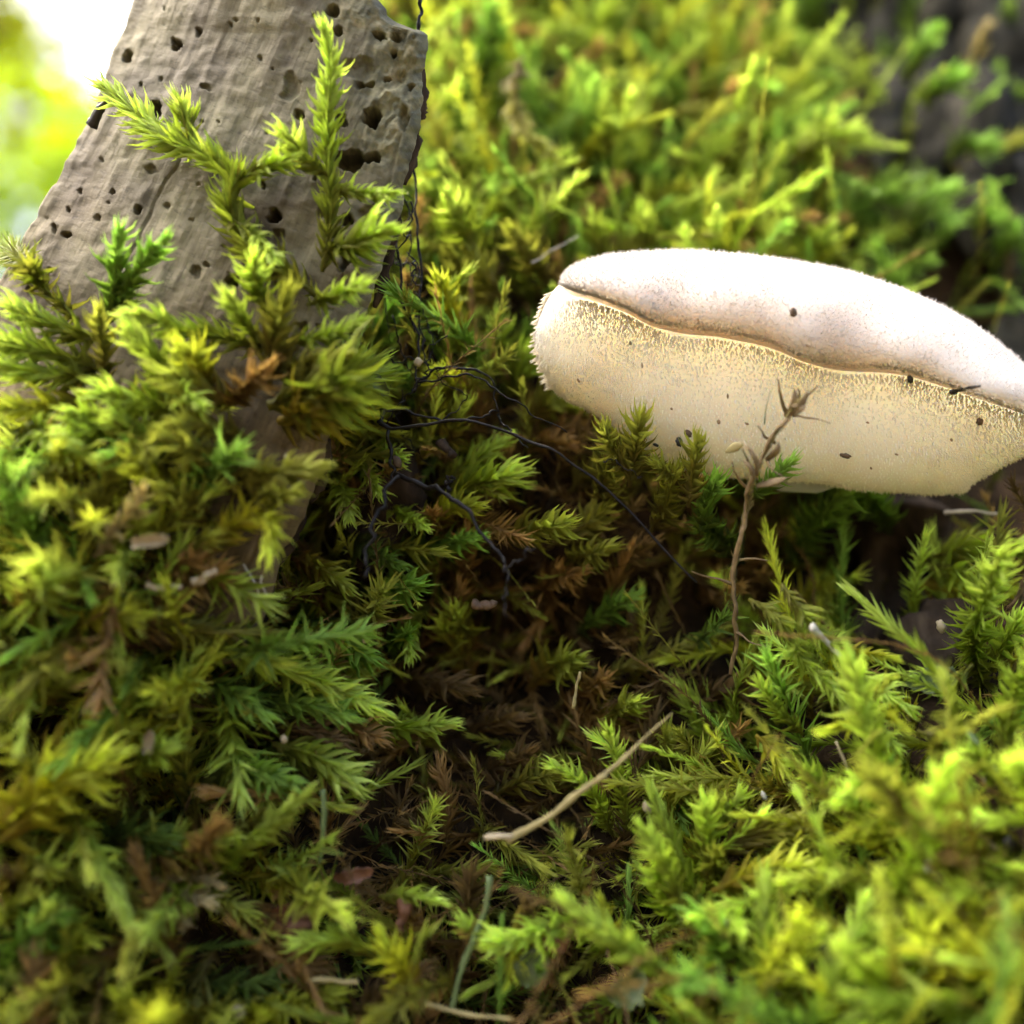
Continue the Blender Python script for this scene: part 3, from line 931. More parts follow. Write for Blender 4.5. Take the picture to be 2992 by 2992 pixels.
def DD(d, py):
    return 7.7 - (7.7 - d) * 0.5 if (d < 7.7 and py > 1850) else d
NSHOOT = 0
def shoot(pts, pal='bright', wid=130, label=None, group=None, off=(0.25, 0.7), dens=1.0, branches=(), pick=False, slab_ok=True, fixed=None, spread=1.0, gain=1.0):
    """wid in photograph pixels at the shoot's own distance"""
    global NSHOOT
    NSHOOT += 1
    path = px_path(pts, off[0], off[1], slab_ok=slab_ok, fixed=fixed)
    wc = wid / 2992 * path[:, 1].mean()
    if label in AUTO: label, group = moss_label(path, pal, wid)
    o = empty("moss_shoot", path[0], label, "moss", group)
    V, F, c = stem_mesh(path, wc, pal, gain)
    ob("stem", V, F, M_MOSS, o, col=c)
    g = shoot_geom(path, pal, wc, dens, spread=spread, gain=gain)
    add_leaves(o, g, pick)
    for br in branches:
        bp, bw = br[0], (br[1] if len(br) > 1 else wid * 0.85)
        q = px_path(bp, off[0] * .5 + off[1] * .5, off[1], slab_ok=slab_ok, fixed=fixed)
        # root the branch on the stem
        k = np.argmin(np.linalg.norm(path - q[0], axis=1))
        sh = path[k] - q[0]
        q = q + sh * np.linspace(1, 0.3, len(q))[:, None]
        bc = bw / 2992 * q[:, 1].mean()
        V, F, c = stem_mesh(q, bc, pal, gain)
        b_ = ob("branch", V, F, M_MOSS, o, col=c)
        add_leaves(b_, shoot_geom(q, pal, bc, dens, spread=spread, gain=gain), False)
    return o

GS = "moss shoots creeping over the wood slab"
GC = "moss shoots in the hollow below the fungus"
GR = "moss shoots on the lower right of the stump"
GB = "moss shoots on the stump behind the fungus"
GL = "moss shoots heaped at the foot of the wood slab"
LS = "yellow-green moss shoot creeping over the lower part of the grey wood slab"
LCg = "green moss shoot in the dark hollow between wood slab and white fungus"
LCb = "withered brown moss shoot in the dark hollow below the white fungus"
LR = "bright green moss shoot in the thick cushion below the fungus and bark chunks"
LB = "soft green moss shoot on the stump above the cap of the white fungus"
LL = "yellow-green moss shoot in the heap burying the foot of the wood slab"

AUTO = {LS, LCg, LCb, LR, LB, LL, None}
# --- on the slab
shoot([(922, 861), (850, 800), (760, 754), (700, 680), (673, 600), (690, 532), (646, 485), (572, 437), (471, 400), (377, 316), (310, 262)], 'bright', 128,
      "long yellow-green moss shoot reaching across the slab to its far edge", GS, (0.12, 0.35), 1.15,
      [([(572, 437), (560, 380), (538, 320)], 105), ([(680, 530), (740, 500), (818, 471)], 100), ([(673, 640), (720, 680), (790, 740)], 90)], pick=False)
shoot([(942, 800), (962, 659), (962, 471), (956, 336), (969, 202), (942, 101)], 'bright', 100,
      "upright moss shoot climbing the slab beside its deep rotten pits", GS, (0.12, 0.4), 1.1,
      [([(966, 490), (910, 450), (848, 404)], 110), ([(969, 560), (1050, 560), (1137, 568)], 80), ([(976, 730), (1040, 720), (1106, 690)], 140)], pick=True)
for (pts, pal, wd) in [
    ([(900, 890), (970, 870), (1043, 841)], 'bright', 100), ([(787, 925), (760, 860), (747, 790)], 'bright', 110), ([(780, 1023), (727, 960), (673, 881)], 'bright', 105),
    ([(780, 1030), (646, 985), (538, 969), (484, 935), (410, 922)], 'bright', 115), ([(820, 1000), (920, 992), (1040, 950)], 'bright', 95),
    ([(787, 1120), (794, 1010), (828, 890)], 'olive', 130), ([(790, 1100), (880, 1070), (990, 1040)], 'olive', 110), ([(690, 1170), (720, 1140), (765, 1095)], 'brown', 120),
    ([(222, 935), (135, 848), (60, 760), (-10, 728)], 'bright', 105), ([(303, 980), (323, 841), (350, 706)], 'green', 100), ([(303, 965), (377, 821), (471, 713)], 'green', 95),
    ([(310, 1120), (305, 1040), (290, 940)], 'olive', 95),
    ([(310, 1000), (190, 960), (67, 915)], 'bright', 130), ([(300, 1077), (150, 1030), (0, 1000)], 'bright', 130), ([(310, 1110), (160, 1100), (10, 1075)], 'bright', 125),
    ([(280, 1171), (160, 1185), (30, 1195)], 'yellow', 120), ([(400, 1200), (320, 1225), (235, 1265)], 'bright', 130),
    ([(545, 1190), (490, 1090), (405, 1000)], 'bright', 130), ([(600, 1211), (470, 1190), (340, 1160)], 'bright', 140), ([(620, 1140), (590, 1090), (560, 1040)], 'yellow', 140),
    ([(720, 1180), (620, 1150), (520, 1110)], 'mixed', 150), ([(518, 1418), (440, 1293), (352, 1231)], 'bright', 120), ([(372, 1280), (310, 1240), (240, 1215)], 'bright', 120),
    ([(735, 1273), (647, 1262), (549, 1231)], 'olive', 110), ([(766, 1397), (621, 1345), (518, 1293)], 'olive', 130), ([(570, 1397), (725, 1386), (900, 1376)], 'olive', 130),
    ([(543, 1464), (466, 1407), (410, 1360)], 'yellow', 120), ([(560, 1330), (460, 1310), (360, 1320)], 'green', 120),
    ([(207, 1495), (155, 1418), (78, 1392), (20, 1400)], 'bright', 120), ([(269, 1676), (274, 1521), (330, 1360)], 'olive', 110), ([(181, 1666), (114, 1599), (93, 1490)], 'green', 120),
    ([(640, 1540), (560, 1480), (500, 1440)], 'olive', 130), ([(680, 1440), (760, 1460), (840, 1440)], 'olive', 110), ([(60, 1300), (150, 1290), (240, 1330)], 'yellow', 130),
    ([(20, 1250), (90, 1260), (180, 1290)], 'bright', 140), ([(420, 1090), (480, 1120), (560, 1170)], 'bright', 120)]:
    shoot(pts, pal, wd, LS, GS, (0.15, 0.5))
shoot([(790, 1185), (900, 1150), (990, 1120), (1085, 1100)], 'bright', 220, "thick bright moss tuft bulging over the slab's broken edge", GS, (0.15, 0.6), 1.7)
shoot([(820, 1230), (920, 1200), (1040, 1170)], 'yellow', 200, "second thick moss tuft tucked under the bright tuft at the slab's edge", GS, (0.05, 0.35), 1.6)
shoot([(611, 1614), (699, 1520), (776, 1511), (785, 1582)], 'yellow', 125, "yellow moss shoot ending in a pale bent tip over the slab's lower edge", GS, (0.2, 0.45), 1.1)
shoot([(274, 1625), (352, 1537), (410, 1455)], 'pale', 90, "bleached beige moss frond with comb-like leaves on the slab's foot", GS, (0.45, 0.6), 0.8)

# --- foot of the slab, lower left
shoot([(455, 1775), (518, 1826), (673, 1858), (797, 1945), (968, 2010), (1098, 2068)], 'bright', 130, "long bright green moss shoot trailing from the slab's foot towards the hollow", GL, (0.5, 0.7), 1.2, fixed=(7.0, 7.5))
shoot([(-40, 2490), (57, 2384), (160, 2293), (266, 2245)], 'yellow', 200, "broad golden-yellow moss shoot at the stump's lower left", GL, dens=1.5, fixed=(5.9, 5.9))
for (pts, pal, wd, dd) in [
    ([(350, 2240), (420, 2220), (475, 2194)], 'bright', 130, 6.4), ([(345, 2120), (355, 2060), (372, 1998)], 'bright', 120, 6.4), ([(440, 2100), (465, 2060), (490, 2020)], 'bright', 110, 6.4),
    ([(600, 2290), (711, 2241), (830, 2279)], 'green', 130, 6.8), ([(800, 2180), (910, 2196), (1000, 2268)], 'bright', 150, 7.1), ([(660, 2420), (720, 2410), (785, 2404)], 'olive', 130, 6.8),
    ([(430, 2560), (500, 2600), (578, 2632)], 'pale', 100, 6.3), ([(520, 2535), (570, 2560), (625, 2580)], 'pale', 70, 6.4), ([(380, 2630), (450, 2670), (520, 2685)], 'pale', 90, 6.3),
    ([(0, 2880), (50, 2800), (90, 2730)], 'green', 150, 5.7), ([(60, 2760), (100, 2700), (150, 2690)], 'green', 140, 5.8), ([(110, 2900), (150, 2830), (190, 2770)], 'yellow', 140, 5.9),
    ([(270, 2480), (350, 2450), (450, 2440)], 'dark', 150, 6.5), ([(420, 2470), (500, 2500), (600, 2470)], 'mixed', 160, 6.4), ([(380, 2740), (330, 2790), (240, 2820)], 'mixed', 150, 6.1),
    ([(60, 1960), (150, 1900), (260, 1880)], 'yellow', 150, 6.8), ([(20, 2080), (110, 2020), (180, 1990)], 'mixed', 150, 6.6), ([(180, 1830), (280, 1800), (370, 1790)], 'yellow', 140, 6.9),
    ([(560, 1960), (640, 2000), (740, 2060)], 'green', 140, 7.1), ([(300, 1960), (400, 1960), (520, 1990)], 'bright', 140, 6.8), ([(700, 2050), (850, 2050), (990, 2090)], 'green', 130, 7.3),
    ([(120, 2200), (230, 2160), (330, 2140)], 'yellow', 150, 6.4), ([(700, 2150), (830, 2120), (960, 2150)], 'umber', 130, 7.4), ([(930, 2120), (1000, 2110), (1080, 2140)], 'brown', 110, 7.5),
    ([(340, 1700), (450, 1690), (560, 1640)], 'brown', 130, 7.1), ([(480, 1640), (540, 1660), (640, 1690)], 'brown', 120, 7.2), ([(40, 1820), (90, 1740), (150, 1700)], 'mixed', 150, 6.7),
    ([(350, 1660), (370, 1600), (420, 1540)], 'mixed', 110, 7.0), ([(0, 2620), (60, 2560), (130, 2540)], 'mixed', 150, 5.9), ([(680, 2600), (740, 2660), (840, 2700)], 'brown', 140, 6.9),
    ([(700, 2800), (790, 2790), (880, 2820)], 'brown', 150, 6.8), ([(630, 2760), (600, 2840), (620, 2940)], 'olive', 120, 6.6)]:
    shoot(pts, pal, wd, LL, GL, fixed=(dd + 0.25, dd), gain=.85)  # gain darkens the leaf colour to stand in for shade under the overhang

# --- the hollow, in focus
for (pts, pal, wd, pick, gn) in [
    ([(1270, 1420), (1370, 1356), (1465, 1290)], 'bright', 95, True, 1.0), ([(1290, 1460), (1380, 1420), (1465, 1395)], 'bright', 150, True, 1.0), ([(1007, 1260), (1056, 1356), (1113, 1440)], 'bright', 80, True, 1.0),
    ([(965, 1370), (994, 1412), (1022, 1500)], 'bright', 80, True, .9), ([(1120, 1470), (1170, 1500), (1236, 1532)], 'bright', 75, True, 1.1), ([(1150, 1610), (1284, 1595), (1392, 1570)], 'green', 95, True, 1.0),
    ([(1420, 1535), (1540, 1555), (1630, 1536)], 'mixed', 120, True, .8), ([(1600, 1600), (1711, 1543), (1772, 1482)], 'olive', 120, True, 1.0),
    ([(1370, 1190), (1330, 1140), (1284, 1095)], 'yellow', 110, True, 1.0), ([(1490, 1170), (1510, 1110), (1540, 1065)], 'bright', 140, True, .9), ([(1350, 1060), (1358, 974), (1325, 890)], 'yellow', 90, False, .9),
    ([(1455, 1040), (1455, 1010), (1455, 965)], 'bright', 110, True, 1.0), ([(1060, 1080), (1100, 1000), (1140, 930)], 'green', 110, False, .9), ([(1267, 1777), (1205, 1815), (1190, 1900)], 'bright', 80, True, 1.0),
    ([(1050, 1720), (1120, 1720), (1200, 1712)], 'green', 120, True, 1.1), ([(850, 1630), (920, 1650), (990, 1700)], 'mixed', 110, True, 1.0), ([(1688, 1850), (1756, 1794), (1830, 1750)], 'green', 95, True, .8),
    ([(1400, 1890), (1360, 1850), (1330, 1800)], 'mixed', 110, True, .9), ([(1100, 1880), (1160, 1870), (1190, 1850)], 'green', 100, True, 1.0), ([(1543, 2013), (1599, 1957), (1665, 1930)], 'mixed', 130, True, .8),
    ([(1040, 2120), (1141, 2126), (1280, 2118)], 'bright', 100, True, 1.0), ([(1160, 1050), (1080, 1060), (1060, 1040)], 'green', 70, False, .9), ([(1290, 1320), (1320, 1260), (1350, 1200)], 'mixed', 100, True, .9),
    ([(1080, 1290), (1120, 1330), (1160, 1340)], 'bright', 90, True, .9), ([(1230, 1560), (1290, 1500), (1370, 1480)], 'yellow', 110, False, .8), ([(1000, 1560), (1060, 1600), (1140, 1640)], 'dark', 110, False, 1.2),
    ([(880, 1800), (960, 1850), (1060, 1900)], 'green', 130, False, 1.0), ([(1640, 1680), (1690, 1640), (1760, 1610)], 'olive', 110, False, .9), ([(1520, 1260), (1570, 1200), (1640, 1180)], 'mixed', 130, False, .9),
    ([(1300, 780), (1310, 700), (1322, 600)], 'bright', 95, False, .9), ([(1440, 1000), (1400, 880), (1330, 760)], 'olive', 110, False, .9), ([(1310, 560), (1290, 450), (1270, 360)], 'bright', 90, False, .8)]:
    shoot(pts, pal, wd, LCg, GC, (0.5, 0.95), 0.95, pick=pick, gain=gn, slab_ok=False)
for (pts, pal, wd, pick) in [
    ([(1569, 1760), (1614, 1697), (1675, 1670)], 'brown', 110, True), ([(1420, 1320), (1390, 1240), (1370, 1160)], 'brown', 120, True), ([(1560, 1290), (1620, 1270), (1680, 1250)], 'brown', 110, True),
    ([(1500, 1300), (1580, 1290), (1650, 1300)], 'brown', 100, False), ([(1330, 1760), (1360, 1660), (1370, 1560)], 'brown', 90, True), ([(1240, 1850), (1290, 1800), (1340, 1740)], 'brown', 100, True),
    ([(1390, 1990), (1340, 1900), (1300, 1840)], 'mixed', 110, True), ([(1620, 2070), (1791, 1968), (1984, 1895), (2120, 1840)], 'olive', 70, False), ([(1890, 1900), (1950, 1760), (2005, 1610)], 'olive', 60, False),
    ([(1640, 2060), (1700, 2020), (1760, 1990)], 'brown', 110, True), ([(1720, 2100), (1780, 2080), (1850, 2060)], 'mixed', 110, False), ([(1330, 2150), (1420, 2120), (1500, 2100)], 'umber', 110, False),
    ([(1300, 2480), (1310, 2360), (1290, 2250)], 'brown', 90, False), ([(1400, 2260), (1470, 2230), (1530, 2200)], 'umber', 120, False), ([(1440, 2320), (1520, 2280), (1620, 2260)], 'olive', 120, False),
    ([(1450, 1200), (1400, 1130), (1385, 1040)], 'brown', 100, False), ([(1340, 1560), (1300, 1530), (1270, 1500)], 'brown', 90, True), ([(1130, 1990), (1230, 1980), (1340, 2010)], 'umber', 110, False),
    ([(2000, 2080), (2080, 2020), (2180, 2010)], 'umber', 110, False), ([(1660, 1440), (1700, 1400), (1790, 1380)], 'olive', 110, False), ([(1700, 1700), (1800, 1640), (1880, 1600)], 'umber', 110, False)]:
    shoot(pts, pal, wd, LCb, GC, (0.4, 0.8), 0.95, pick=pick, slab_ok=False)
# --- fan against the lower edge of the fungus
for (pts, pal, wd, fx) in [
    ([(1840, 1420), (1855, 1330), (1865, 1250)], 'olive', 120, (8.0, 7.75)), ([(1850, 1380), (1800, 1320), (1770, 1270)], 'olive', 100, (8.0, 7.8)), ([(2010, 1480), (2020, 1390), (2030, 1305)], 'olive', 100, (7.9, 7.7)),
    ([(1990, 1440), (1960, 1400), (1930, 1360)], 'olive', 90, (8.0, 7.8)), ([(2180, 1460), (2240, 1410), (2305, 1362)], 'green', 80, (7.9, 7.7)), ([(1900, 1560), (1940, 1480), (1960, 1400)], 'olive', 110, (8.3, 7.9)),
    ([(2050, 1560), (2060, 1480), (2090, 1420)], 'green', 110, (8.2, 8.0)), ([(2300, 1640), (2380, 1540), (2480, 1410)], 'green', 120, (9.2, 8.6)), ([(1740, 1480), (1760, 1400), (1800, 1340)], 'olive', 120, (8.5, 8.1)),
    ([(2180, 1640), (2100, 1560), (2060, 1520)], 'dark', 110, (8.6, 8.2)), ([(2600, 1560), (2560, 1480), (2500, 1430)], 'green', 120, (9.3, 8.8))]:
    shoot(pts, pal, wd, None, None, fixed=fx, spread=1.15)
# --- right
for (pts, pal, wd, fx) in [
    ([(2290, 1700), (2379, 1832), (2479, 1948), (2641, 2068)], 'bright', 90, (7.6, 7.3)), ([(2186, 1755), (2263, 1809), (2340, 1917), (2425, 2002), (2515, 2108)], 'bright', 90, (7.6, 7.2)),
    ([(2495, 1980), (2533, 2056), (2610, 2170)], 'bright', 75, (7.3, 7.1)), ([(2345, 2150), (2278, 2072), (2228, 2010)], 'bright', 85, (7.6, 7.3)), ([(2450, 1894), (2520, 1900), (2600, 1920)], 'yellow', 60, (7.5, 7.4)),
    ([(2672, 2130), (2750, 2172), (2830, 2276)], 'bright', 90, (7.0, 6.8)), ([(2200, 2150), (2240, 2180), (2282, 2222)], 'yellow', 90, (7.7, 7.5)), ([(2425, 2440), (2433, 2334), (2394, 2280), (2335, 2245)], 'bright', 90, (7.3, 7.0)),
    ([(2560, 2440), (2520, 2380), (2480, 2325)], 'bright', 110, (6.9, 6.7)), ([(2660, 2470), (2620, 2370), (2570, 2320)], 'bright', 110, (6.8, 6.6)), ([(2760, 2520), (2650, 2470), (2550, 2440)], 'yellow', 140, (6.6, 6.3)),
    ([(2690, 1640), (2827, 1600), (3000, 1610)], 'bright', 110, (8.9, 8.6)), ([(2690, 1650), (2780, 1670), (2860, 1690)], 'bright', 110, (8.9, 8.6)), ([(2672, 1709), (2800, 1715), (2940, 1724)], 'yellow', 110, (8.9, 8.6)),
    ([(2016, 2170), (2070, 2272), (2160, 2358)], 'yellow', 85, (8.0, 7.8)), ([(2384, 2720), (2470, 2830), (2570, 2990)], 'green', 170, (5.7, 5.5)), ([(1995, 2670), (1955, 2539), (1895, 2450)], 'bright', 110, (6.3, 6.2)),
    ([(1791, 2437), (1729, 2318), (1630, 2248)], 'bright', 85, (7.9, 7.5)), ([(1837, 2426), (1803, 2267), (1778, 2150)], 'bright', 80, (7.8, 7.5)), ([(1098, 2800), (1024, 2754), (900, 2752)], 'bright', 110, (6.6, 6.4)),
    ([(1526, 2640), (1509, 2748), (1486, 2860)], 'yellow', 80, (6.8, 6.6)), ([(1113, 2618), (1187, 2607), (1270, 2637)], 'bright', 80, (7.0, 6.8)), ([(1455, 2755), (1420, 2730), (1368, 2706)], 'bright', 90, (6.7, 6.6)),
    ([(1814, 2745), (1780, 2700), (1755, 2640)], 'yellow', 70, (6.8, 6.7)), ([(2840, 1950), (2780, 1990), (2700, 1985)], 'bright', 100, (7.7, 7.5)), ([(2900, 1960), (2930, 1880), (2960, 1820)], 'bright', 120, (8.0, 7.8)),
    ([(2100, 2500), (2200, 2440), (2290, 2420)], 'olive', 140, (7.2, 7.0)), ([(2080, 2600), (2180, 2560), (2320, 2540)], 'yellow', 130, (6.7, 6.6)), ([(1230, 2900), (1180, 2830), (1130, 2770)], 'yellow', 130, (6.4, 6.2)),
    ([(2900, 2640), (2840, 2560), (2760, 2480)], 'bright', 140, (5.9, 5.7)), ([(2990, 2740), (2900, 2700), (2800, 2640)], 'yellow', 170, (5.5, 5.3)), ([(2800, 2900), (2760, 2820), (2700, 2740)], 'yellow', 170, (5.4, 5.2)),
    ([(2990, 2950), (2930, 2860), (2860, 2800)], 'yellow', 180, (5.1, 5.0)), ([(2620, 2960), (2590, 2860), (2580, 2760)], 'bright', 150, (5.6, 5.4)), ([(2960, 2300), (2900, 2260), (2850, 2200)], 'bright', 110, (6.6, 6.4)),
    ([(2980, 2480), (2900, 2420), (2800, 2340)], 'bright', 140, (6.1, 5.9)), ([(2200, 2860), (2150, 2760), (2080, 2700)], 'green', 150, (6.1, 5.9)), ([(2060, 2560), (2070, 2460), (2060, 2370)], 'bright', 110, (7.0, 6.8))]:
    shoot(pts, pal, wd, LR, GR, fixed=fx, gain=1.15)  # gain lightens the leaf colour to stand in for stronger light here
# --- behind the fungus
for (pts, pal, wd, fx, gn) in [
    ([(1526, 172), (1503, 286), (1531, 381), (1617, 460)], 'olive', 75, (10.2, 9.9), 1.3), ([(1400, 760), (1360, 690), (1322, 610)], 'bright', 110, (9.3, 9.0), 1), ([(1350, 990), (1325, 920), (1290, 835)], 'yellow', 95, (8.9, 8.6), 1),
    ([(1779, 460), (1778, 390), (1770, 310)], 'bright', 70, (10.4, 10.2), 1), ([(2480, 775), (2389, 715), (2290, 625)], 'bright', 80, (10.6, 10.2), 1), ([(1620, 840), (1560, 760), (1520, 700)], 'olive', 110, (9.6, 9.3), 1),
    ([(1760, 760), (1750, 720), (1740, 660)], 'bright', 90, (9.9, 9.8), 1), ([(1880, 740), (1890, 700), (1880, 640)], 'bright', 90, (10, 9.9), 1), ([(1500, 900), (1440, 850), (1400, 780)], 'olive', 110, (9.4, 9.2), 1),
    ([(2600, 640), (2680, 610), (2760, 560)], 'green', 90, (11.2, 11.0), 1.1), ([(2900, 800), (2930, 740), (2950, 700)], 'green', 90, (11.4, 11.2), 1.1), ([(2850, 700), (2870, 650), (2900, 640)], 'green', 80, (11.4, 11.2), 1.1),
    ([(2700, 330), (2720, 280), (2790, 240)], 'green', 90, (11.8, 11.6), 1), ([(2760, 480), (2800, 440), (2870, 430)], 'green', 90, (11.8, 11.5), 1), ([(2650, 250), (2670, 180), (2720, 110)], 'green', 80, (12, 11.8), 1),
    ([(2820, 250), (2850, 160), (2880, 80)], 'pale', 50, (11.8, 11.6), .8), ([(2300, 480), (2380, 420), (2470, 400)], 'bright', 100, (11, 10.8), 1), ([(1360, 300), (1420, 180), (1440, 60)], 'green', 110, (10.8, 10.5), 1)]:
    shoot(pts, pal, wd, LB, GB, fixed=fx, gain=gn)

# --- the rest of the mat
def region(px, py):
    """palette weights, density and gain per place; gain also paints in light and shade"""
    if ((px - 2350) / 140) ** 2 + ((py - 290) / 120) ** 2 < 1 or (2180 < px < 2300 and py < 180) or (1600 < px < 1660 and 150 < py < 600): return (['dark', 'green', 'olive'], [.5, .3, .2], .06, .8)
    if py < 900 and px > 2420: return (['green', 'bright', 'dark', 'olive'], [.5, .2, .25, .05], .09, .9)
    if py < 900 and px > 2200: return (['bright', 'green', 'olive', 'brown'], [.5, .3, .12, .08], .7, 1.0)
    if py < 900: return (['bright', 'yellow', 'green', 'olive', 'brown'], [.46, .10, .22, .12, .10], .62, 1.0)
    hol = min(((px - 1620) / 700) ** 2 + ((py - 1850) / 640) ** 2, ((px - 1180) / 420) ** 2 + ((py - 2350) / 480) ** 2)
    if px > 2350 and py < 1950: return (['olive', 'umber', 'green', 'bright'], [.25, .3, .3, .15], .22, .9)
    if hol < 1: return (['umber', 'olive', 'brown', 'dark', 'mixed'], [.36, .20, .34, .04, .06], .5, 1.1)
    if px > 1900: return (['bright', 'yellow', 'green', 'olive', 'mixed'], [.46, .24, .10, .10, .10], 1.0, 1.2)  # raised gain paints the brighter light of the lower right into the colour
    if px > 1000: return (['olive', 'bright', 'green', 'umber', 'brown'], [.26, .22, .2, .2, .12], .8, .9)
    return (['mixed', 'yellow', 'bright', 'olive', 'brown', 'dark'], [.26, .18, .18, .18, .12, .08], .95, .9)

cand = []
NC = 22000
CX, CZ = rng.uniform(-7.5, 10, NC), rng.uniform(-7.5, 10.5, NC)
CY = bank_depth(CX, CZ)
CGX = (bank_depth(CX + .15, CZ) - CY) / .15
CGZ = (bank_depth(CX, CZ + .15) - CY) / .15
for k in range(NC):
    if len(cand) >= 6000: break
    x, y, z = CX[k], CY[k], CZ[k]
    if y > 18.3: continue
    px, py = PX(np.array([x, y, z]))
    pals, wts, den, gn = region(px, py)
    inside = (-150 < px < 3150) and (-150 < py < 3150)
    if rng.random() > den * (1.0 if inside else 0.35): continue
    n = nrm(np.array([CGX[k], -1.0, CGZ[k]]))
    low = np.clip((py - 1400) / 1200, 0, 1)
    bias = np.array([0.3 * math.sin(px / 500 + 1) * (py > 900) - 0.35 * (px > 2000) * low, 0, 0.5 - 0.5 * low])
    d = nrm(0.42 * n + bias + rng.normal(0, .6, 3))
    if np.dot(d, n) < 0.12: d = nrm(d + n * 0.4)
    ln = rng.uniform(0.6, 1.8)
    if py < 900 and px > 2420: ln *= .8
    if 1020 < px < 1330 and py < 1300: ln *= .55
    thin = (rng.random() < (.35 if 1000 < px < 2300 and py > 1400 else (.08 if py > 1000 else 0)))
    if thin: ln *= 1.6
    hol = min(((px - 1560) / 560) ** 2 + ((py - 1900) / 560) ** 2, ((px - 1180) / 380) ** 2 + ((py - 2350) / 430) ** 2) < 1
    if hol: ln *= .7
    base = np.array([x, y, z])
    d2 = nrm(d + rng.normal(0, .55, 3) + UP * (-0.25 if py < 900 else 0.05))
    pts = [base - n * 0.05, base + d * ln * .5, base + d * ln * .5 + d2 * ln * .5]
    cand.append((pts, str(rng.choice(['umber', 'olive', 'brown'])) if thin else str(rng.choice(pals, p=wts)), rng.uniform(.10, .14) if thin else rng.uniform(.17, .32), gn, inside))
# moss rooted on the slab's lower half
NC = 0
while NC < 330:
    px, py = rng.uniform(-250, 960), 1120 + 950 * rng.random() ** 0.75
    h = ray(px, py, SLAB)
    if h[0] is None: NC += 0.2; continue
    NC += 1
    if py < 1450 and (px > 330 or rng.random() < .5): continue
    if px > np.interp(py, R_PY, R_PX) - 330 and py < 1880: continue
    b0 = np.array(h[0])
    d = nrm(np.array([rng.normal(0, .7), -0.55, rng.normal(.15, .6)]))
    ln = rng.uniform(.5, 1.15)
    d2 = nrm(d + rng.normal(0, .4, 3) + np.array([0, .25, 0]))
    cand.append(([b0 + np.array([0, .03, 0]), b0 + d * ln * .45, b0 + d * ln * .45 + d2 * ln * .55],
                 str(rng.choice(['yellow', 'bright', 'olive', 'brown', 'green', 'mixed'], p=[.16, .24, .2, .12, .12, .16])), rng.uniform(.22, .36), .95, True))
# the ones that show largest stand alone, the rest is one mat
def clear_of_things(pts):
    for p in pts:
        px, py = PX(p)
        for bvh in (SLAB, FUNG):
            hh = ray(px, py, bvh)
            if hh[0] is not None and hh[0].y < p[1] + 0.1:
                return False
    return True
def pokes(pts):
    """would cross the slab or the fungus"""
    for a, b_ in zip(pts[:-1], pts[1:]):
        v = b_ - a; L = np.linalg.norm(v)
        for bvh in (SLAB, FUNG):
            if bvh.ray_cast(Vector(a), Vector(v / L), L + 0.12)[0] is not None: return True
    px, py = PX(pts[-1])
    hh = ray(px, py, FUNG)
    return hh[0] is not None and pts[-1][1] < hh[0].y + 0.15
cand = [c for c in cand if not pokes([c[0][0] + (c[0][1] - c[0][0]) * .25, *c[0][1:]])]
vis = [c for c in cand if c[4] and clear_of_things(c[0])]
vis.sort(key=lambda c: c[0][2][1] / c[2])
need = max(0, 300 - NSHOOT)
solo = vis[:need]
ids = {id(c) for c in solo}
for (pts, pal, wc, gn, _) in solo:
    path = crom(pts, 12)
    la, gr = moss_label(path, pal, wc)
    o = empty("moss_shoot", path[0], la, "moss", gr)
    V, F, c = stem_mesh(path, wc, pal, gn)
    ob("stem", V, F, M_MOSS, o, col=c)
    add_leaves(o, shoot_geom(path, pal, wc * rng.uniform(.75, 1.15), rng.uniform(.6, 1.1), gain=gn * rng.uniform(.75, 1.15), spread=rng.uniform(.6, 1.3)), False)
Vs, Fs3, Cs, off = [], [], [], 0
Fs4 = []
for c_ in cand:
    if id(c_) in ids: continue
    pts, pal, wc, gn, inside = c_
    path = crom(pts, 9)
    hi = False
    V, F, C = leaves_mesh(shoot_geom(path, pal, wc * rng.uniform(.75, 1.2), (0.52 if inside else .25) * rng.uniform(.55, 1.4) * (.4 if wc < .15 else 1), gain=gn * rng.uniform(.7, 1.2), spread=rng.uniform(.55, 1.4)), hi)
    Vs.append(V); Cs.append(C)
    for f in F: (Fs4 if f.shape[1] == 4 else Fs3).append(f + off)
    off += len(V)
    V, F, C = stem_mesh(path, wc, pal, gn, 3)
    Vs.append(V); Cs.append(C)
    for f in F: (Fs4 if f.shape[1] == 4 else Fs3).append(f + off)
    off += len(V)
mat_o = ob("moss_mat", np.vstack(Vs), [np.vstack(Fs4), np.vstack(Fs3)], M_MOSS, None, origin=P(1900, 2600, 8), col=np.vstack(Cs))
set_props(mat_o, "dense mat of green and brown moss covering the stump", "moss", kind="stuff")

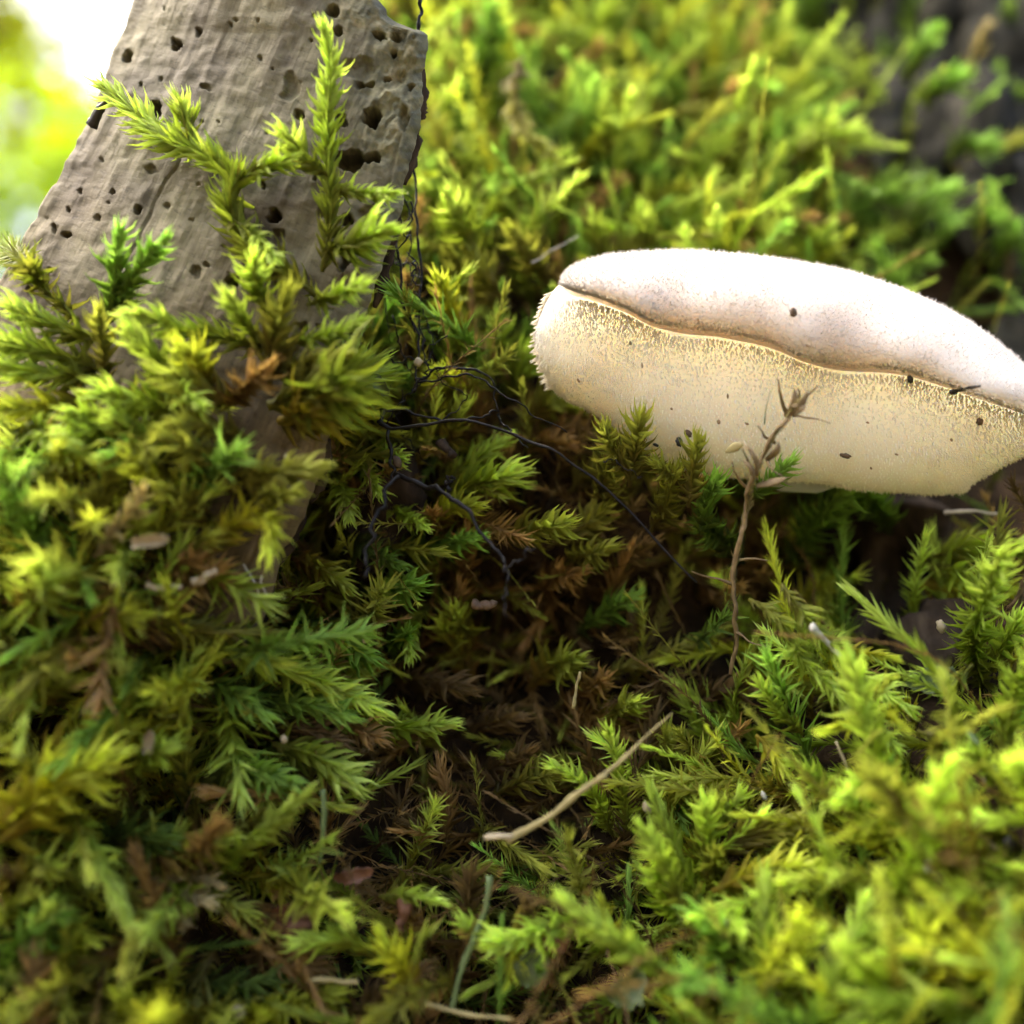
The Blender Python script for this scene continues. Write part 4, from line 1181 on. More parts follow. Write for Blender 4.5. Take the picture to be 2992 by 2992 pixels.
# ------------------------------------------------------------------ rootlets, straws, litter
def strand(name, pts, rad, mat, label, cat, group=None, fixed=None, off=0.4, k=6, taper=0.5, n=40, wob=0.03, slab_ok=True, parent=None, flat=1.0):
    A = []
    for q, (px, py) in enumerate(pts):
        f = q / (len(pts) - 1)
        d = DD(fixed[0] * (1 - f) + fixed[1] * f, py) if fixed else surf(px, py, slab_ok) - off
        A.append(P(px, py, d))
    path = crom(A, n)
    path = path + np.stack([fbm(np.stack([np.arange(n) * .22 + q * 5, np.full(n, pts[0][0] / 50), np.full(n, pts[0][1] / 50)], -1), 3) for q in range(3)], -1) * wob
    r = rad * np.linspace(1, taper, n) * (1 + 0.22 * fbm(np.stack([np.arange(n) * .4, np.full(n, pts[0][0] * .1), np.zeros(n)], -1), 2))
    V, F = tube(path, np.clip(r, rad * .25, None), k, flat, 0.16)
    o = ob(name, V, F, mat, parent, origin=path[0])
    if parent is None: set_props(o, label, cat, group)
    return o
GRT = "black rootlets hanging between slab and fungus"
LRT = "thin black rootlet in the tangle between the wood slab and the fungus"
RMARKS = [(1190, 650, "behind the slab's broken edge"), (1220, 900, "above the pale crumb"), (1215, 1090, "below the pale crumb"), (1150, 1220, "where the tangle leaves the slab"),
          (1330, 1100, "inside the arching loop"), (1400, 1210, "across the foot of the arching loop"), (1560, 1250, "reaching towards the fungus's left end"), (1310, 1410, "beside the bright moss tuft"),
          (1480, 1680, "at the end of the thick slanting rootlet"), (1820, 1370, "under the fungus's lower left edge")]
def root_label(pts, r):
    c = pts[len(pts) // 2]
    m = min(RMARKS, key=lambda k: (k[0] - c[0]) ** 2 + (k[1] - c[1]) ** 2)[2]
    dx, dy = abs(pts[-1][0] - pts[0][0]), abs(pts[-1][1] - pts[0][1])
    pose = "hanging" if dy > 1.8 * dx else ("level" if dx > 2.2 * dy else "slanting")
    th = "hair-fine" if r < .0095 else ("thick" if r > .0205 else "thin")
    return ("short " if dx + dy < 170 else "") + th + " " + pose + " black rootlet " + m
for (pts, r, fx, la) in [
    ([(1228, 0), (1228, 90), (1232, 240), (1236, 300)], .022, (8.15, 8.1), "dark rootlet hanging down along the slab's broken corner"),
    ([(1205, 470), (1215, 600), (1230, 760), (1228, 960), (1235, 1010), (1250, 1080)], .017, (8.35, 8.2), LRT),
    ([(1160, 660), (1160, 760), (1190, 900), (1225, 990), (1212, 1080), (1208, 1150)], .021, (8.3, 8.15), "gnarled black rootlet hanging straight down beside the slab's edge"),
    ([(1190, 580), (1200, 700), (1172, 820), (1180, 880)], .011, (8.4, 8.3), LRT),
    ([(1105, 820), (1150, 840), (1200, 930), (1240, 1000)], .011, (8.25, 8.2), LRT),
    ([(1152, 920), (1165, 1010), (1190, 1060), (1215, 1110)], .009, (8.35, 8.25), LRT),
    ([(1220, 770), (1205, 830), (1175, 825)], .007, (8.4, 8.35), LRT),
    ([(1100, 1195), (1180, 1205), (1290, 1235), (1400, 1220), (1450, 1195)], .020, (7.95, 8.1), LRT),
    ([(1098, 1225), (1140, 1250), (1240, 1242), (1340, 1232), (1480, 1265), (1560, 1300), (1640, 1340), (1740, 1400), (1830, 1480), (1950, 1610), (2035, 1700)], .022, (7.9, 7.55), "long black rootlet running from the slab's edge across the hollow below the fungus"),
    ([(1210, 1130), (1270, 1085), (1340, 1072), (1420, 1095), (1445, 1150), (1455, 1210)], .017, (8.1, 8.1), "black rootlet arching up in a loop beside the brown moss"),
    ([(1230, 1110), (1300, 1100), (1400, 1105), (1470, 1160), (1560, 1215), (1650, 1262)], .014, (8.05, 7.95), LRT),
    ([(1205, 1150), (1250, 1080), (1300, 1075)], .011, (8.1, 8.1), LRT), ([(1110, 1200), (1130, 1280), (1140, 1350), (1150, 1400)], .026, (7.95, 7.85), LRT),
    ([(1150, 1380), (1230, 1420), (1300, 1440), (1370, 1510), (1440, 1600), (1480, 1650)], .030, (7.75, 7.3), "thick dark rootlet slanting down through the hollow from the tangle"),
    ([(1150, 1390), (1110, 1500), (1075, 1600), (1070, 1690)], .022, (7.5, 7.1), "blurred dark rootlet hanging straight down near the slab's foot"),
    ([(1480, 1640), (1475, 1720), (1480, 1800)], .013, (7.3, 7.1), LRT),
    ([(1480, 1655), (1520, 1630), (1560, 1600)], .014, (7.3, 7.3), LRT), ([(1130, 1230), (1180, 1160), (1230, 1120)], .010, (8.05, 8.1), LRT),
    ([(1290, 1235), (1360, 1160), (1260, 1090)], .008, (8.15, 8.15), LRT), ([(1455, 1210), (1490, 1260), (1540, 1310)], .014, (8.1, 7.9), LRT),
    ([(1770, 1345), (1830, 1365), (1880, 1400)], .009, (7.8, 7.7), LRT), ([(1255, 940), (1262, 1010), (1258, 1070)], .008, (8.3, 8.2), LRT),
    ([(1300, 1440), (1312, 1410), (1320, 1390)], .022, (7.75, 7.7), LRT)]:
    if la == LRT: la = root_label(pts, r)
    strand("rootlet", pts, r * .72, M_ROOT, la, "rootlet", GRT, fixed=fx)

_r = random.Random(5)
for k in range(14):
    x0, y0 = _r.uniform(1120, 1240), _r.uniform(520, 1180)
    a = _r.uniform(0.9, 2.2) if y0 < 1000 else _r.uniform(-.4, 2.6)
    L = _r.uniform(90, 260); b_ = a + _r.uniform(-.9, .9)
    x1, y1 = x0 + L * .5 * math.cos(a), y0 + L * .5 * math.sin(a)
    pts = [(x0, y0), (x1, y1), (x1 + L * .5 * math.cos(b_), y1 + L * .5 * math.sin(b_))]
    d0 = _r.uniform(8.15, 8.5)
    strand("rootlet", pts, _r.uniform(.004, .009), M_ROOT, root_label(pts, .005), "rootlet", GRT, fixed=(d0, d0 - .1), n=26, wob=.05)
# pale crumb stuck to the roots, white flecks
def crumb(name, px, py, d, size, mat, label, cat="debris", group=None, flat=0.5, ang=0.0, seed=0, k=1.0):
    d = DD(d, py)
    r_ = random.Random(seed + int(px) * 7 + int(py))
    nu, nv = 9, 7
    V = []
    for a in range(nv):
        th = math.pi * (a + 0.5) / nv
        for b_ in range(nu):
            ph = 2 * math.pi * b_ / nu
            rr = 1 + r_.uniform(-.22, .22)
            V.append((size * k * rr * math.sin(th) * math.cos(ph), flat * size * rr * math.sin(th) * math.sin(ph), size * rr * math.cos(th)))
    V = np.array(V)
    ca, sa = math.cos(ang), math.sin(ang)
    V = np.stack([V[:, 0] * ca - V[:, 2] * sa, V[:, 1], V[:, 0] * sa + V[:, 2] * ca], -1) + P(px, py, d)
    i = np.arange(nv - 1)[:, None] * nu; j = np.arange(nu)[None]; j2 = (j + 1) % nu
    q = np.stack([i + j, i + nu + j, i + nu + j2, i + j2], -1).reshape(-1, 4)
    V = np.vstack([V, V[:nu].mean(0), V[-nu:].mean(0)])
    a, b_ = nu * nv, nu * nv + 1
    jj_ = np.arange(nu); jn = (jj_ + 1) % nu
    t = np.vstack([np.stack([np.full(nu, a), jj_, jn], -1), np.stack([np.full(nu, b_), (nv - 1) * nu + jn, (nv - 1) * nu + jj_], -1)])
    return set_props(ob(name, V, [q, t], mat), label, cat, group)
def on_fungus(px, py, lift=0.03):
    h = ray(px, py, FUNG)
    return (h[0].y if h[0] is not None else 8.0) - lift
crumb("pale_crumb", 1222, 1058, 8.05, .035, M_PALE, "pale cream crumb caught on the hanging rootlets")
GSP = "specks stuck to the fungus"
for (px, py, sz, m, la, fl, an, k, lift) in [
    (1984, 1292, .036, M_DARK, "round black speck on the toothed underside of the fungus", .6, .3, .8, .05), (2010, 1268, .032, M_BROWNSPECK, "dark red-brown speck touching the black one on the fungus", .6, .8, .8, .05),
    (1916, 1300, .024, M_DARK, "small black speck above the moss fan on the fungus", .6, 1.2, .6, .05), (2318, 913, .034, M_BROWNSPECK, "round brown speck on the felted lip of the fungus", .5, .1, .8, .02),
    (2660, 1108, .030, M_DARK, "dark speck hanging under the lip of the fungus", .6, .2, .8, .08), (2862, 1232, .028, M_BROWNSPECK, "brown speck on the smooth right side of the fungus underside", .6, .2, 1.0, .06),
    (2470, 1332, .045, M_BROWNSPECK, "flat brown flake on the fungus underside right of the dead stalk", .4, 1.35, .45, .06), (2100, 1233, .022, M_BROWNSPECK, None, .5, .2, .9, .07), (2182, 1238, .022, M_BROWNSPECK, None, .5, 1.2, .6, .07),
    (1842, 1003, .020, M_BROWNSPECK, None, .5, .2, .7, .07), (1876, 1068, .026, M_BROWNSPECK, None, .5, .1, .4, .07), (2126, 1158, .024, M_BROWNSPECK, None, .5, .1, .5, .07), (1690, 1112, .022, M_BROWNSPECK, None, .5, .5, .6, .07),
    (2040, 935, .018, M_BROWNSPECK, None, .5, .6, .5, .02), (2360, 1010, .026, M_BROWNSPECK, None, .4, 1.2, .5, .02), (2535, 1235, .018, M_BROWNSPECK, None, .5, 1.2, .5, .06), (2620, 1328, .018, M_BROWNSPECK, None, .5, 1.2, .6, .06),
    (2545, 1368, .016, M_DARK, None, .5, .6, .7, .06), (2780, 1285, .018, M_BROWNSPECK, None, .5, .6, .8, .06), (1962, 1195, .014, M_DARK, None, .5, .6, .8, .07)]:
    crumb("speck", px, py, on_fungus(px, py, lift), sz if la else sz * .75, m if la else M_TAN, la or "tiny brown speck stuck to the white fungus", "speck", GSP, fl, an, 0, k)
# long dark seed on the lip
p0, p1 = (2782, 1147), (2862, 1128)
strand("seed", [p0, (2822, 1134), p1], .03, M_DARK, "slender blackish seed lying across the lip of the fungus", "seed", fixed=(on_fungus(*p0, .05), on_fungus(*p1, .05)), n=12, wob=0, taper=.5, flat=.6)

# dead stalk in front of the fungus
dead = empty("dead_moss_stalk", P(2140, 1960, 7.9), "dead brown moss stalk standing up in front of the fungus", "stalk")
strand("stem", [(2139, 1960), (2150, 1830), (2146, 1693), (2165, 1560), (2190, 1470), (2200, 1400), (2255, 1290), (2300, 1215), (2330, 1175)], .019, M_FIBRE, None, None, fixed=(7.95, 7.2), parent=dead, taper=.75, n=60)
for pts, r, m in [([(2300, 1215), (2285, 1170), (2275, 1110)], .022, M_FIBRE), ([(2315, 1200), (2350, 1165), (2390, 1130)], .022, M_FIBRE), ([(2320, 1195), (2335, 1160), (2330, 1135)], .02, M_FIBRE),
                  ([(2320, 1215), (2370, 1220), (2425, 1240)], .013, M_FIBRE), ([(2262, 1295), (2235, 1275), (2212, 1245)], .016, M_FIBRE), ([(2232, 1240), (2240, 1180), (2254, 1130)], .006, M_GREENST),
                  ([(2155, 1640), (2200, 1632), (2245, 1640)], .016, M_FIBRE), ([(2147, 1705), (2090, 1690), (2020, 1668)], .018, M_FIBRE), ([(2155, 1850), (2200, 1880), (2255, 1890)], .014, M_FIBRE),
                  ([(2195, 1440), (2160, 1400), (2140, 1350)], .018, M_FIBRE), ([(2200, 1420), (2190, 1360), (2170, 1310)], .02, M_FIBRE), ([(2240, 1340), (2250, 1370), (2290, 1390)], .012, M_FIBRE)]:
    strand("twiglet", pts, r, m, None, None, fixed=(7.55 if pts[0][1] < 1500 else 7.85, 7.4 if pts[0][1] < 1500 else 7.7), parent=dead, taper=.15, n=12, wob=.01)
_dp = crom([P(2139, 1960, 7.95), P(2150, 1830, 7.85), P(2146, 1693, 7.76), P(2165, 1560, 7.67), P(2190, 1470, 7.58), P(2200, 1400, 7.48), P(2255, 1290, 7.38), P(2300, 1215, 7.29), P(2330, 1175, 7.2)], 60)
_g = shoot_geom(_dp, 'pale', .12, 0.34, spread=.6, gain=.5, tipfan=True)
_V, _F, _C = leaves_mesh(_g, True)
set_props(ob("scale_leaves", _V, _F, M_MOSS, dead, col=_C), kind="stuff")
# dry scale leaves round the stalk's head
for (a, b_) in [((2205, 1400), (2165, 1340)), ((2215, 1390), (2180, 1300)), ((2240, 1345), (2275, 1290)), ((2300, 1220), (2360, 1140)), ((2310, 1210), (2350, 1180)), ((2300, 1215), (2320, 1130)), ((2210, 1420), (2300, 1395))]:
    pth = crom([P(*a, 7.45), (P(*a, 7.42) + P(*b_, 7.35)) / 2 + np.array([.02, -.03, 0]), P(*b_, 7.35)], 8)
    V, F = tube(pth, .03 * np.sin(np.linspace(.5, math.pi - .05, 8)), 6, .3)
    ob("scale_leaf", V, F, M_FIBRE, dead)
pth = [P(2118, 1322, 7.5), P(2150, 1305, 7.45), P(2172, 1300, 7.42)]
V, F = tube(crom(pth, 10), .035 * np.sin(np.linspace(.15, math.pi - .1, 10)), 6, .25)
set_props(ob("yellow_husk", V, F, M_STRAW), "small yellow husk on the fungus left of the dead stalk", "husk")

# the dry straw across the hollow
straw = empty("dry_straw", P(1415, 2450, 7.7), "dry yellow straw lying slantwise across the dark hollow", "straw")
strand("culm", [(1480, 2455), (1600, 2390), (1700, 2310), (1770, 2265)], .027, M_STRAW, None, None, fixed=(6.4, 6.4), parent=straw, taper=.8, n=24, wob=.004, flat=.4)
strand("culm", [(1740, 2285), (1830, 2210), (1900, 2140), (1965, 2085)], .021, M_STRAW, None, None, fixed=(6.4, 6.6), parent=straw, taper=.15, n=24, wob=.004, flat=.4)
strand("sheath", [(1415, 2445), (1450, 2444), (1495, 2442)], .018, M_PALE, None, None, fixed=(6.45, 6.4), parent=straw, taper=1.2, n=10, wob=.006, flat=.5)
GST = "stalks and chaff lodged in the moss"
for (nm, pts, r, m, fx, la, cat, fl) in [
    ("green_stalk", [(942, 2310), (945, 2400), (932, 2520)], .02, M_GREENST, (6.7, 6.7), "short grey-green stalk standing upright left of the hollow", "stalk", 1),
    ("green_stalk", [(1430, 2560), (1425, 2640), (1380, 2760), (1340, 2860), (1315, 2960)], .027, M_GREENST, (6.7, 6.3), "long bluish green stalk slanting down to a pale broken end", "stalk", .7),
    ("pale_stalk", [(2120, 2670), (2108, 2750), (2080, 2820), (2052, 2875)], .045, M_WHITE, (6.2, 6.1), "bleached bent stalk standing in the bright moss cushion", "stalk", .6),
    ("straw_piece", [(890, 2868), (960, 2866), (1045, 2870)], .022, M_STRAW, (6.4, 6.4), "thin straw lying level at the bottom of the hollow", "straw", .7),
    ("straw_piece", [(1240, 2930), (1370, 2965), (1500, 2980)], .018, M_STRAW, (6.3, 6.2), "thin straw lying level under the bluish green stalk", "straw", .7),
    ("straw_piece", [(1676, 2070), (1685, 2010), (1694, 1965)], .016, M_STRAW, (7.8, 7.8), "short upright straw splinter beside brown moss", "straw", .6),
    ("pale_splinter", [(2372, 1830), (2420, 1880), (2475, 1935)], .030, M_WHITE, (7.25, 7.25), "white splinter lying along a bright moss shoot", "splinter", .5),
    ("dry_hair", [(2445, 2165), (2480, 2250), (2515, 2340)], .010, M_PALE, (7.0, 6.9), "hair-thin dry fibre standing in the bright moss", "fibre", 1),
    ("grass_blade", [(2815, 2120), (2880, 2210), (2945, 2295)], .022, M_GREENST, (6.6, 6.4), "narrow pale grass blade above the bright moss cushion", "grass blade", .5),
    ("grass_blade", [(2850, 2190), (2870, 2250), (2890, 2310)], .018, M_PALE, (6.55, 6.4), "short dry grass blade crossing the narrow pale one", "grass blade", .5),
    ("straw_piece", [(2790, 2360), (2860, 2440), (2940, 2500)], .024, M_STRAW, (6.0, 5.9), "yellow straw half sunk in the bright moss cushion", "straw", .7),
    ("straw_piece", [(2668, 2720), (2680, 2690), (2692, 2640)], .018, M_PALE, (5.7, 5.7), "small pale straw upright in the bright moss cushion", "straw", .7),
    ("pale_straw", [(2760, 1500), (2840, 1496), (2920, 1500)], .016, M_WHITE, (8.8, 8.8), "thin grey straw lying level right of the brown bark chunk", "straw", .7),
    ("straw_piece", [(560, 1700), (600, 1685), (638, 1668)], .030, M_PALE, (7.0, 7.0), "short pale straw on the slab's foot among brown moss", "straw", .7),
    ("straw_piece", [(425, 1712), (480, 1718), (530, 1716)], .026, M_PALE, (7.0, 7.0), "pale flat straw beside orange-brown dead moss", "straw", .5),
    ("dry_fibre", [(715, 1650), (750, 1710), (765, 1750)], .008, M_WHITE, (7.3, 7.3), "thin white fibre on the lower edge of the slab", "fibre", 1),
    ("dry_fibre", [(762, 1680), (768, 1720), (785, 1735)], .007, M_WHITE, (7.3, 7.3), "white fibre crossing another on the slab's lower edge", "fibre", 1),
    ("spider_thread", [(1550, 770), (1610, 735), (1690, 690)], .005, M_WHITE, (9.0, 9.2), "fine pale thread stretched above the fungus's left end", "thread", 1),
    ("twig_piece", [(1285, 1290), (1305, 1310), (1325, 1335)], .045, M_CHUNK, (8.2, 8.1), "short brown twig piece behind the bright moss tuft", "twig", .8),
    ("twig_piece", [(1190, 2640), (1175, 2690), (1160, 2740)], .05, M_RED, (6.8, 6.7), "short russet twig piece at the bottom of the hollow", "twig", .6),
    ("brown_seed", [(1380, 1765), (1410, 1770), (1452, 1765)], .045, M_BROWNSPECK, (8.1, 8.1), "rough oblong brown seed lying in the hollow", "seed", .7)]:
    strand(nm, pts, r, m, la, cat, GST, fixed=fx, taper=.7, n=18, wob=.012, flat=fl, k=8)
# folded husk on the slab's foot: a split shell, open side up
def husk(px0, py0, px1, py1, d, wdt, mat, name, label, cat="husk"):
    d = DD(d, py0)
    a, b_ = P(px0, py0, d), P(px1, py1, d)
    ax = nrm(b_ - a); up_ = nrm(np.cross(ax, np.array([0, 1.0, 0])))
    V, n, k = [], 12, 9
    for q in range(n):
        f = q / (n - 1)
        c = a * (1 - f) + b_ * f
        rr = wdt * (0.75 + 0.25 * math.sin(math.pi * f)) * (1 if f < .85 else 1 - (f - .85) / .15 * .6)
        for s in range(k):
            an = math.radians(-110 + 220 * s / (k - 1))
            V.append(c + rr * (up_ * math.sin(an) + np.array([0, 1.0, 0]) * math.cos(an)))
    V = np.array(V)
    inner = V + np.array([0, -0.012, 0])
    VV = np.vstack([V, inner]); m_ = len(V)
    q = []
    for i_ in range(n - 1):
        for s in range(k - 1):
            f0 = (i_ * k + s, i_ * k + s + 1, (i_ + 1) * k + s + 1, (i_ + 1) * k + s)
            q.append(f0); q.append(tuple(x_ + m_ for x_ in f0[::-1]))
        for s in (0, k - 1):
            q.append((i_ * k + s, (i_ + 1) * k + s, (i_ + 1) * k + s + m_, i_ * k + s + m_))
    return set_props(ob(name, VV, np.array(q), mat), label, cat, GST)
husk(383, 1588, 492, 1575, 6.75, .042, M_PALE, "split_husk", "greyish pale split husk lying open on the slab's foot")
husk(430, 2205, 440, 2135, 6.2, .035, M_PALE, "cream_husk", "small cream husk standing on golden moss at lower left")
husk(2190, 2860, 2290, 2940, 5.9, .06, M_PALE, "seed_husk", "pinkish beige seed husk in the moss right of the bleached stalk")
for (px, py, d, sz, m, la, k) in [
    (2718, 2530, 5.9, .07, M_WHITE, "bright white flake on the golden moss cushion", .7), (2810, 2620, 5.6, .06, M_WHITE, "second white flake lower on the golden moss cushion", .9), (2950, 2470, 5.9, .06, M_DARK, "black beetle-like speck in the golden moss cushion", .8),
    (2232, 2325, 7.3, .035, M_WHITE, "tiny white grain on a green shoot below the bark chunks", .5), (1890, 2360, 7.3, .05, M_PALE, "orange-cream flake lying right of the dry straw", .6), 
    (870, 2720, 6.7, .08, M_RED, "orange-red leaf fragment in the brown moss at lower left", 1.4), (830, 2160, 6.9, .03, M_PALE, "pale grain on the long bright shoot at lower left", .8), (1200, 2848, 6.4, .025, M_STRAW, "orange grain in the moss at the bottom of the hollow", .8),
    (690, 2960, 6.0, .05, M_PALE, "pink-white crumb at the very foot of the stump", 1.2), (838, 1338, 7.2, .03, M_PALE, "cream crumb stuck on olive moss on the slab", .6), (2750, 1830, 7.8, .05, M_PALE, "pale pinkish crumb under the grey leaf", .7),
    (1065, 1870, 7.5, .022, M_PALE, "cream grain among dark green moss by the slab's foot", .9), (1160, 1350, 7.95, .05, M_CHUNK, "brown bark crumb at the root tangle", .7)]:
    crumb("litter_crumb", px, py, d, sz, m, la, "debris", GST, .5, .4, 1, k)
# curled leaf scraps
def leaf_scrap(px, py, d, size, ang, mat, label, curl=0.5, asp=0.6):
    n = 11
    d = DD(d, py)
    V = []
    ca, sa = math.cos(ang), math.sin(ang)
    for a in range(n):
        u = a / (n - 1) * 2 - 1
        wv = math.sqrt(max(0, 1 - abs(u) ** 2.3)) * asp + 0.04
        for b_ in range(7):
            v = (b_ / 6 * 2 - 1) * wv * (1 + 0.18 * math.sin(a * 2.3 + b_))
            x, z = size * u, size * v
            y = size * curl * (u * u * .6 - v * v * 1.2) + size * .08 * math.sin(5 * u + 3 * v)
            V.append((x * ca - z * sa, y, x * sa + z * ca))
    V = np.array(V) + P(px, py, d)
    V = np.vstack([V, V + np.array([0, 0.008, 0])])
    q = []
    m_ = n * 7
    for a in range(n - 1):
        for b_ in range(6):
            f0 = (a * 7 + b_, (a + 1) * 7 + b_, (a + 1) * 7 + b_ + 1, a * 7 + b_ + 1)
            q.append(f0); q.append(tuple(x_ + m_ for x_ in f0[::-1]))
    for a in range(n - 1):
        for b_ in (0, 6):
            q.append((a * 7 + b_, (a + 1) * 7 + b_, (a + 1) * 7 + b_ + m_, a * 7 + b_ + m_))
    return set_props(ob("leaf_scrap", V, np.array(q), mat), label, "leaf", "leaf scraps in the moss")
leaf_scrap(2730, 1985, 7.4, .19, .15, M_GREYLEAF, "ragged grey-green leaf scrap on the moss under the bark chunks", .5, .45)
leaf_scrap(1550, 2830, 6.6, .15, .9, M_GREYLEAF, "pale grey-green leaf scrap beside a russet scrap", .3, .7)
leaf_scrap(1615, 2760, 6.6, .11, -.4, M_RED, "russet leaf scrap beside the pale grey-green scrap", .4, .4)
leaf_scrap(1830, 2890, 6.2, .16, .7, M_GREYLEAF, "folded dull green leaf scrap at the stump's foot", .9, .6)
leaf_scrap(1105, 1120, 7.8, .11, -.9, M_GREYLEAF, "curled dark green leaf scrap beside the slab's edge and rootlets", 1.2, .4)
leaf_scrap(850, 2670, 6.8, .16, .2, M_RED, "rust-brown leaf scrap in the moss at lower left", .4, .5)
leaf_scrap(2900, 1870, 8.6, .2, .5, M_RED, "brown leaf scrap behind the moss right of the bark chunks", .4, .5)
leaf_scrap(1030, 2560, 6.9, .15, .2, M_RED, "purplish brown leaf scrap at the left of the hollow", .4, .3)

# tiny beetle-like tuft on the slab's far edge
strand("bark_splinter", [(272, 365), (290, 330), (312, 300)], .05, M_DARK, "black splinter sticking out at the slab's far edge", "splinter", fixed=(8.1, 8.0), n=10, taper=.5)

# ------------------------------------------------------------------ forest floor and trees behind
def forest_floor():
    m, t, b = new_mat("leaf_litter")
    g = N_(t, "ShaderNodeNewGeometry")
    n1 = noise_node(t, 3, 8, 0.65, g.outputs["Position"]); n2 = noise_node(t, 40, 5, 0.6, g.outputs["Position"])
    r = ramp(t, n1.outputs[0], [(0.35, (0.05, 0.035, 0.02)), (0.55, (0.11, 0.075, 0.04)), (0.7, (0.07, 0.10, 0.03))])
    t.links.new(r.outputs[0], b.inputs["Base Color"]); b.inputs["Roughness"].default_value = 0.9
    bump(t, b, n2.outputs[0], 0.8, 0.02)
    n = 80
    g_ = np.sign(np.linspace(-1, 1, n)) * np.abs(np.linspace(-1, 1, n)) ** 3 * 300
    X, Y = np.meshgrid(g_, g_)
    Z = 0.10 * fbm(np.stack([X / 3, Y / 3, X * 0], -1), 3) * np.clip((np.hypot(X, Y) - 0.6) / 3, 0, 1)
    V = np.stack([X, Y, Z], -1).reshape(-1, 3)
    ii, jj = np.meshgrid(np.arange(n - 1), np.arange(n - 1), indexing='ij')
    q0 = (ii * n + jj).ravel()
    me = mesh_from("ground", V, np.stack([q0, q0 + 1, q0 + n + 1, q0 + n], -1), m)
    o = bpy.data.objects.new("ground", me); COL.objects.link(o)
    set_props(o, "brown leaf-strewn forest floor", None, kind="structure")
forest_floor()

def crown_material():
    m, t, b = new_mat("tree_leaf")
    at = N_(t, "ShaderNodeAttribute", attribute_name="Col")
    t.links.new(at.outputs["Color"], b.inputs["Base Color"])
    b.inputs["Roughness"].default_value = 0.5
    tr = N_(t, "ShaderNodeBsdfTranslucent")
    tc = mixc(t, at.outputs["Color"], (1.6, 1.5, 0.5), 1.0, 'MULTIPLY')
    t.links.new(tc, tr.inputs[0])
    mx = N_(t, "ShaderNodeMixShader"); mx.inputs[0].default_value = 0.6
    t.links.new(b.outputs[0], mx.inputs[1]); t.links.new(tr.outputs[0], mx.inputs[2])
    t.links.new(mx.outputs[0], t.nodes["Material Output"].inputs[0])
    return m
M_TREE = crown_material()
M_TRUNK = bark_material("tree_bark", (0.03, 0.025, 0.02), (0.09, 0.07, 0.05), (0.16, 0.13, 0.10), (0.02, 0.02, 0.005))

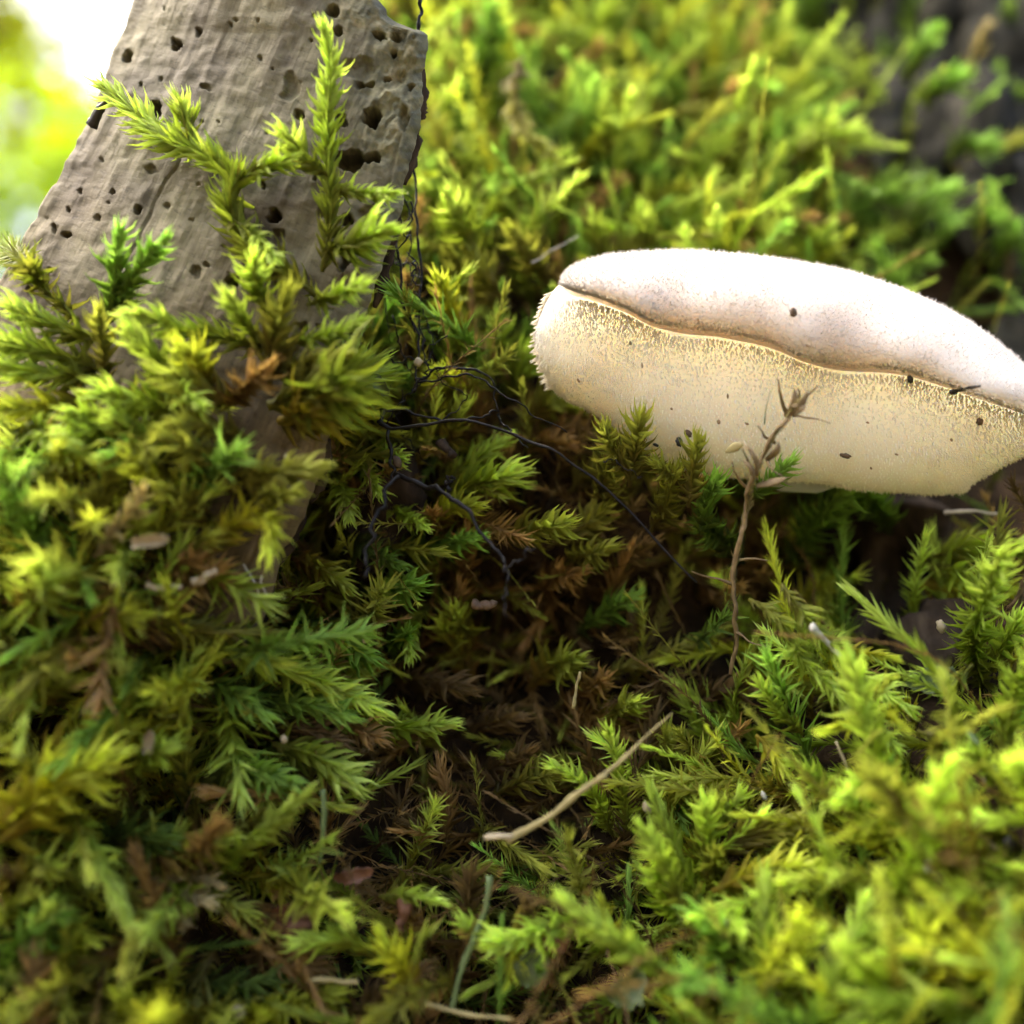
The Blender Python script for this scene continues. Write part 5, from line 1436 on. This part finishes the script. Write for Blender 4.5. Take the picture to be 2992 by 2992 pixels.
def tube_world(path, rad, k=8):
    return tube(np.asarray(path, float), rad, k)
def tree(x, y, h, clumps, leafc, label, nleaf=620, lsize=0.06):
    root = bpy.data.objects.new("tree", None); COL.objects.link(root)
    root.location = (x, y, 0); root["_o"] = [x, y, 0.0]
    set_props(root, label, "tree", "trees of the forest behind the stump")
    r0 = 0.018 * h + 0.02
    tp = crom([(0, 0, -0.1), (0.04 * h, 0.02 * h, h * .35), (-0.02 * h, 0.0, h * .7), (0, 0.03, h)], 16)
    parts = [tube_world(tp, np.linspace(r0, r0 * .25, 16))]
    LV, LC = [], []
    for (cx, cy, cz, cr) in clumps:
        c = np.array([cx - x, cy - y, cz])
        j0 = tp[np.argmin(np.abs(tp[:, 2] - cz * 0.8))]
        lp = crom([j0, (j0 + c) / 2 + np.array([0, 0, .1]), c], 8)
        parts.append(tube_world(lp, np.linspace(r0 * .35, r0 * .08, 8), 5))
        n = int(nleaf * cr * cr)
        v = rng.normal(0, 1, (n, 3)); v = nrm(v) * (rng.random((n, 1)) ** .45) * cr
        v *= np.array([1, 1, .75])
        cl = c + v * (1 + 0.35 * vnoise(v * 2.5 / cr + cx)[:, None])
        LV.append(cl)
        LC.append(np.array(leafc) * rng.uniform(.6, 1.4, (n, 1)))
    V, F = merge(parts)
    o = bpy.data.objects.new("trunk", mesh_from("trunk", V, F, M_TRUNK)); COL.objects.link(o); o.parent = root
    c = np.vstack(LV); col = np.vstack(LC); n = len(c)
    d1 = nrm(rng.normal(0, 1, (n, 3)) * np.array([1, 1, .5])); up = nrm(rng.normal(0, .5, (n, 3)) + np.array([0, 0, 1]))
    s_ = nrm(np.cross(up, d1)); sz = lsize * rng.uniform(.7, 1.4, (n, 1))
    V = np.stack([c - d1 * sz, c + s_ * sz * .55, c + d1 * sz, c - s_ * sz * .55], 1).reshape(-1, 3)
    q = np.arange(n * 4).reshape(-1, 4)
    o = bpy.data.objects.new("crown", mesh_from("crown", V, q, M_TREE, col=np.repeat(col, 4, 0), smooth=False)); COL.objects.link(o); o.parent = root

def along(px, py, dist):
    v = ROT @ P(px, py, 1.0); v = v / np.linalg.norm(v)
    return CAM + v * dist
def clump(px, py, dist, r):
    q = along(px, py, dist); return (q[0], q[1], q[2], r)
Y1, Y2, Y3 = (0.22, 0.34, 0.015), (0.14, 0.28, 0.02), (0.30, 0.34, 0.02)
tree(-2.6, 3.9, 4.2, [clump(60, 600, 4.6, .62), clump(-330, 420, 4.8, .62), clump(230, 520, 5.0, .42), clump(-120, 830, 4.4, .6), clump(330, 680, 4.9, .5), clump(-500, 700, 4.6, .8)], Y1, "slender young tree with light green leaves far behind the slab")
tree(-3.9, 5.4, 6.6, [clump(-60, 250, 7.0, .68), clump(-420, 120, 7.2, .9), clump(-70, -40, 7.4, .62), clump(250, -330, 7.5, .8), clump(620, -330, 7.6, 1.0), clump(-420, -300, 7.2, 1.0), clump(150, 370, 7.1, .5), clump(-10, 110, 7.0, .42), clump(190, 300, 7.2, .36), clump(60, 170, 7.3, .42)], Y3, "taller tree with yellow-green crown behind the young tree")
tree(-1.2, 6.6, 7.5, [clump(700, 420, 8.2, .9), clump(780, 120, 8.5, .9), clump(760, -200, 8.7, 1.0), clump(330, 460, 8.4, .6), clump(900, 600, 8.0, 1.2)], Y2, "leafy tree standing directly behind the stump")
tree(-6.5, 4.2, 6.0, [clump(-900, 300, 7.6, 1.2), clump(-1100, 0, 7.8, 1.2), clump(-700, 700, 7.4, 1.1), clump(-800, -200, 8, 1.1)], Y2, "dark green tree standing well left of the slab")
tree(3.4, 6.2, 7.0, [clump(2300, 200, 8, 1.2), clump(2700, -100, 8.2, 1.3), clump(2000, -200, 8.4, 1.2), clump(2900, 500, 7.8, 1.2)], Y1, "green tree standing behind the stump's right side")

for o in bpy.data.objects:
    if "_o" in o: del o["_o"]
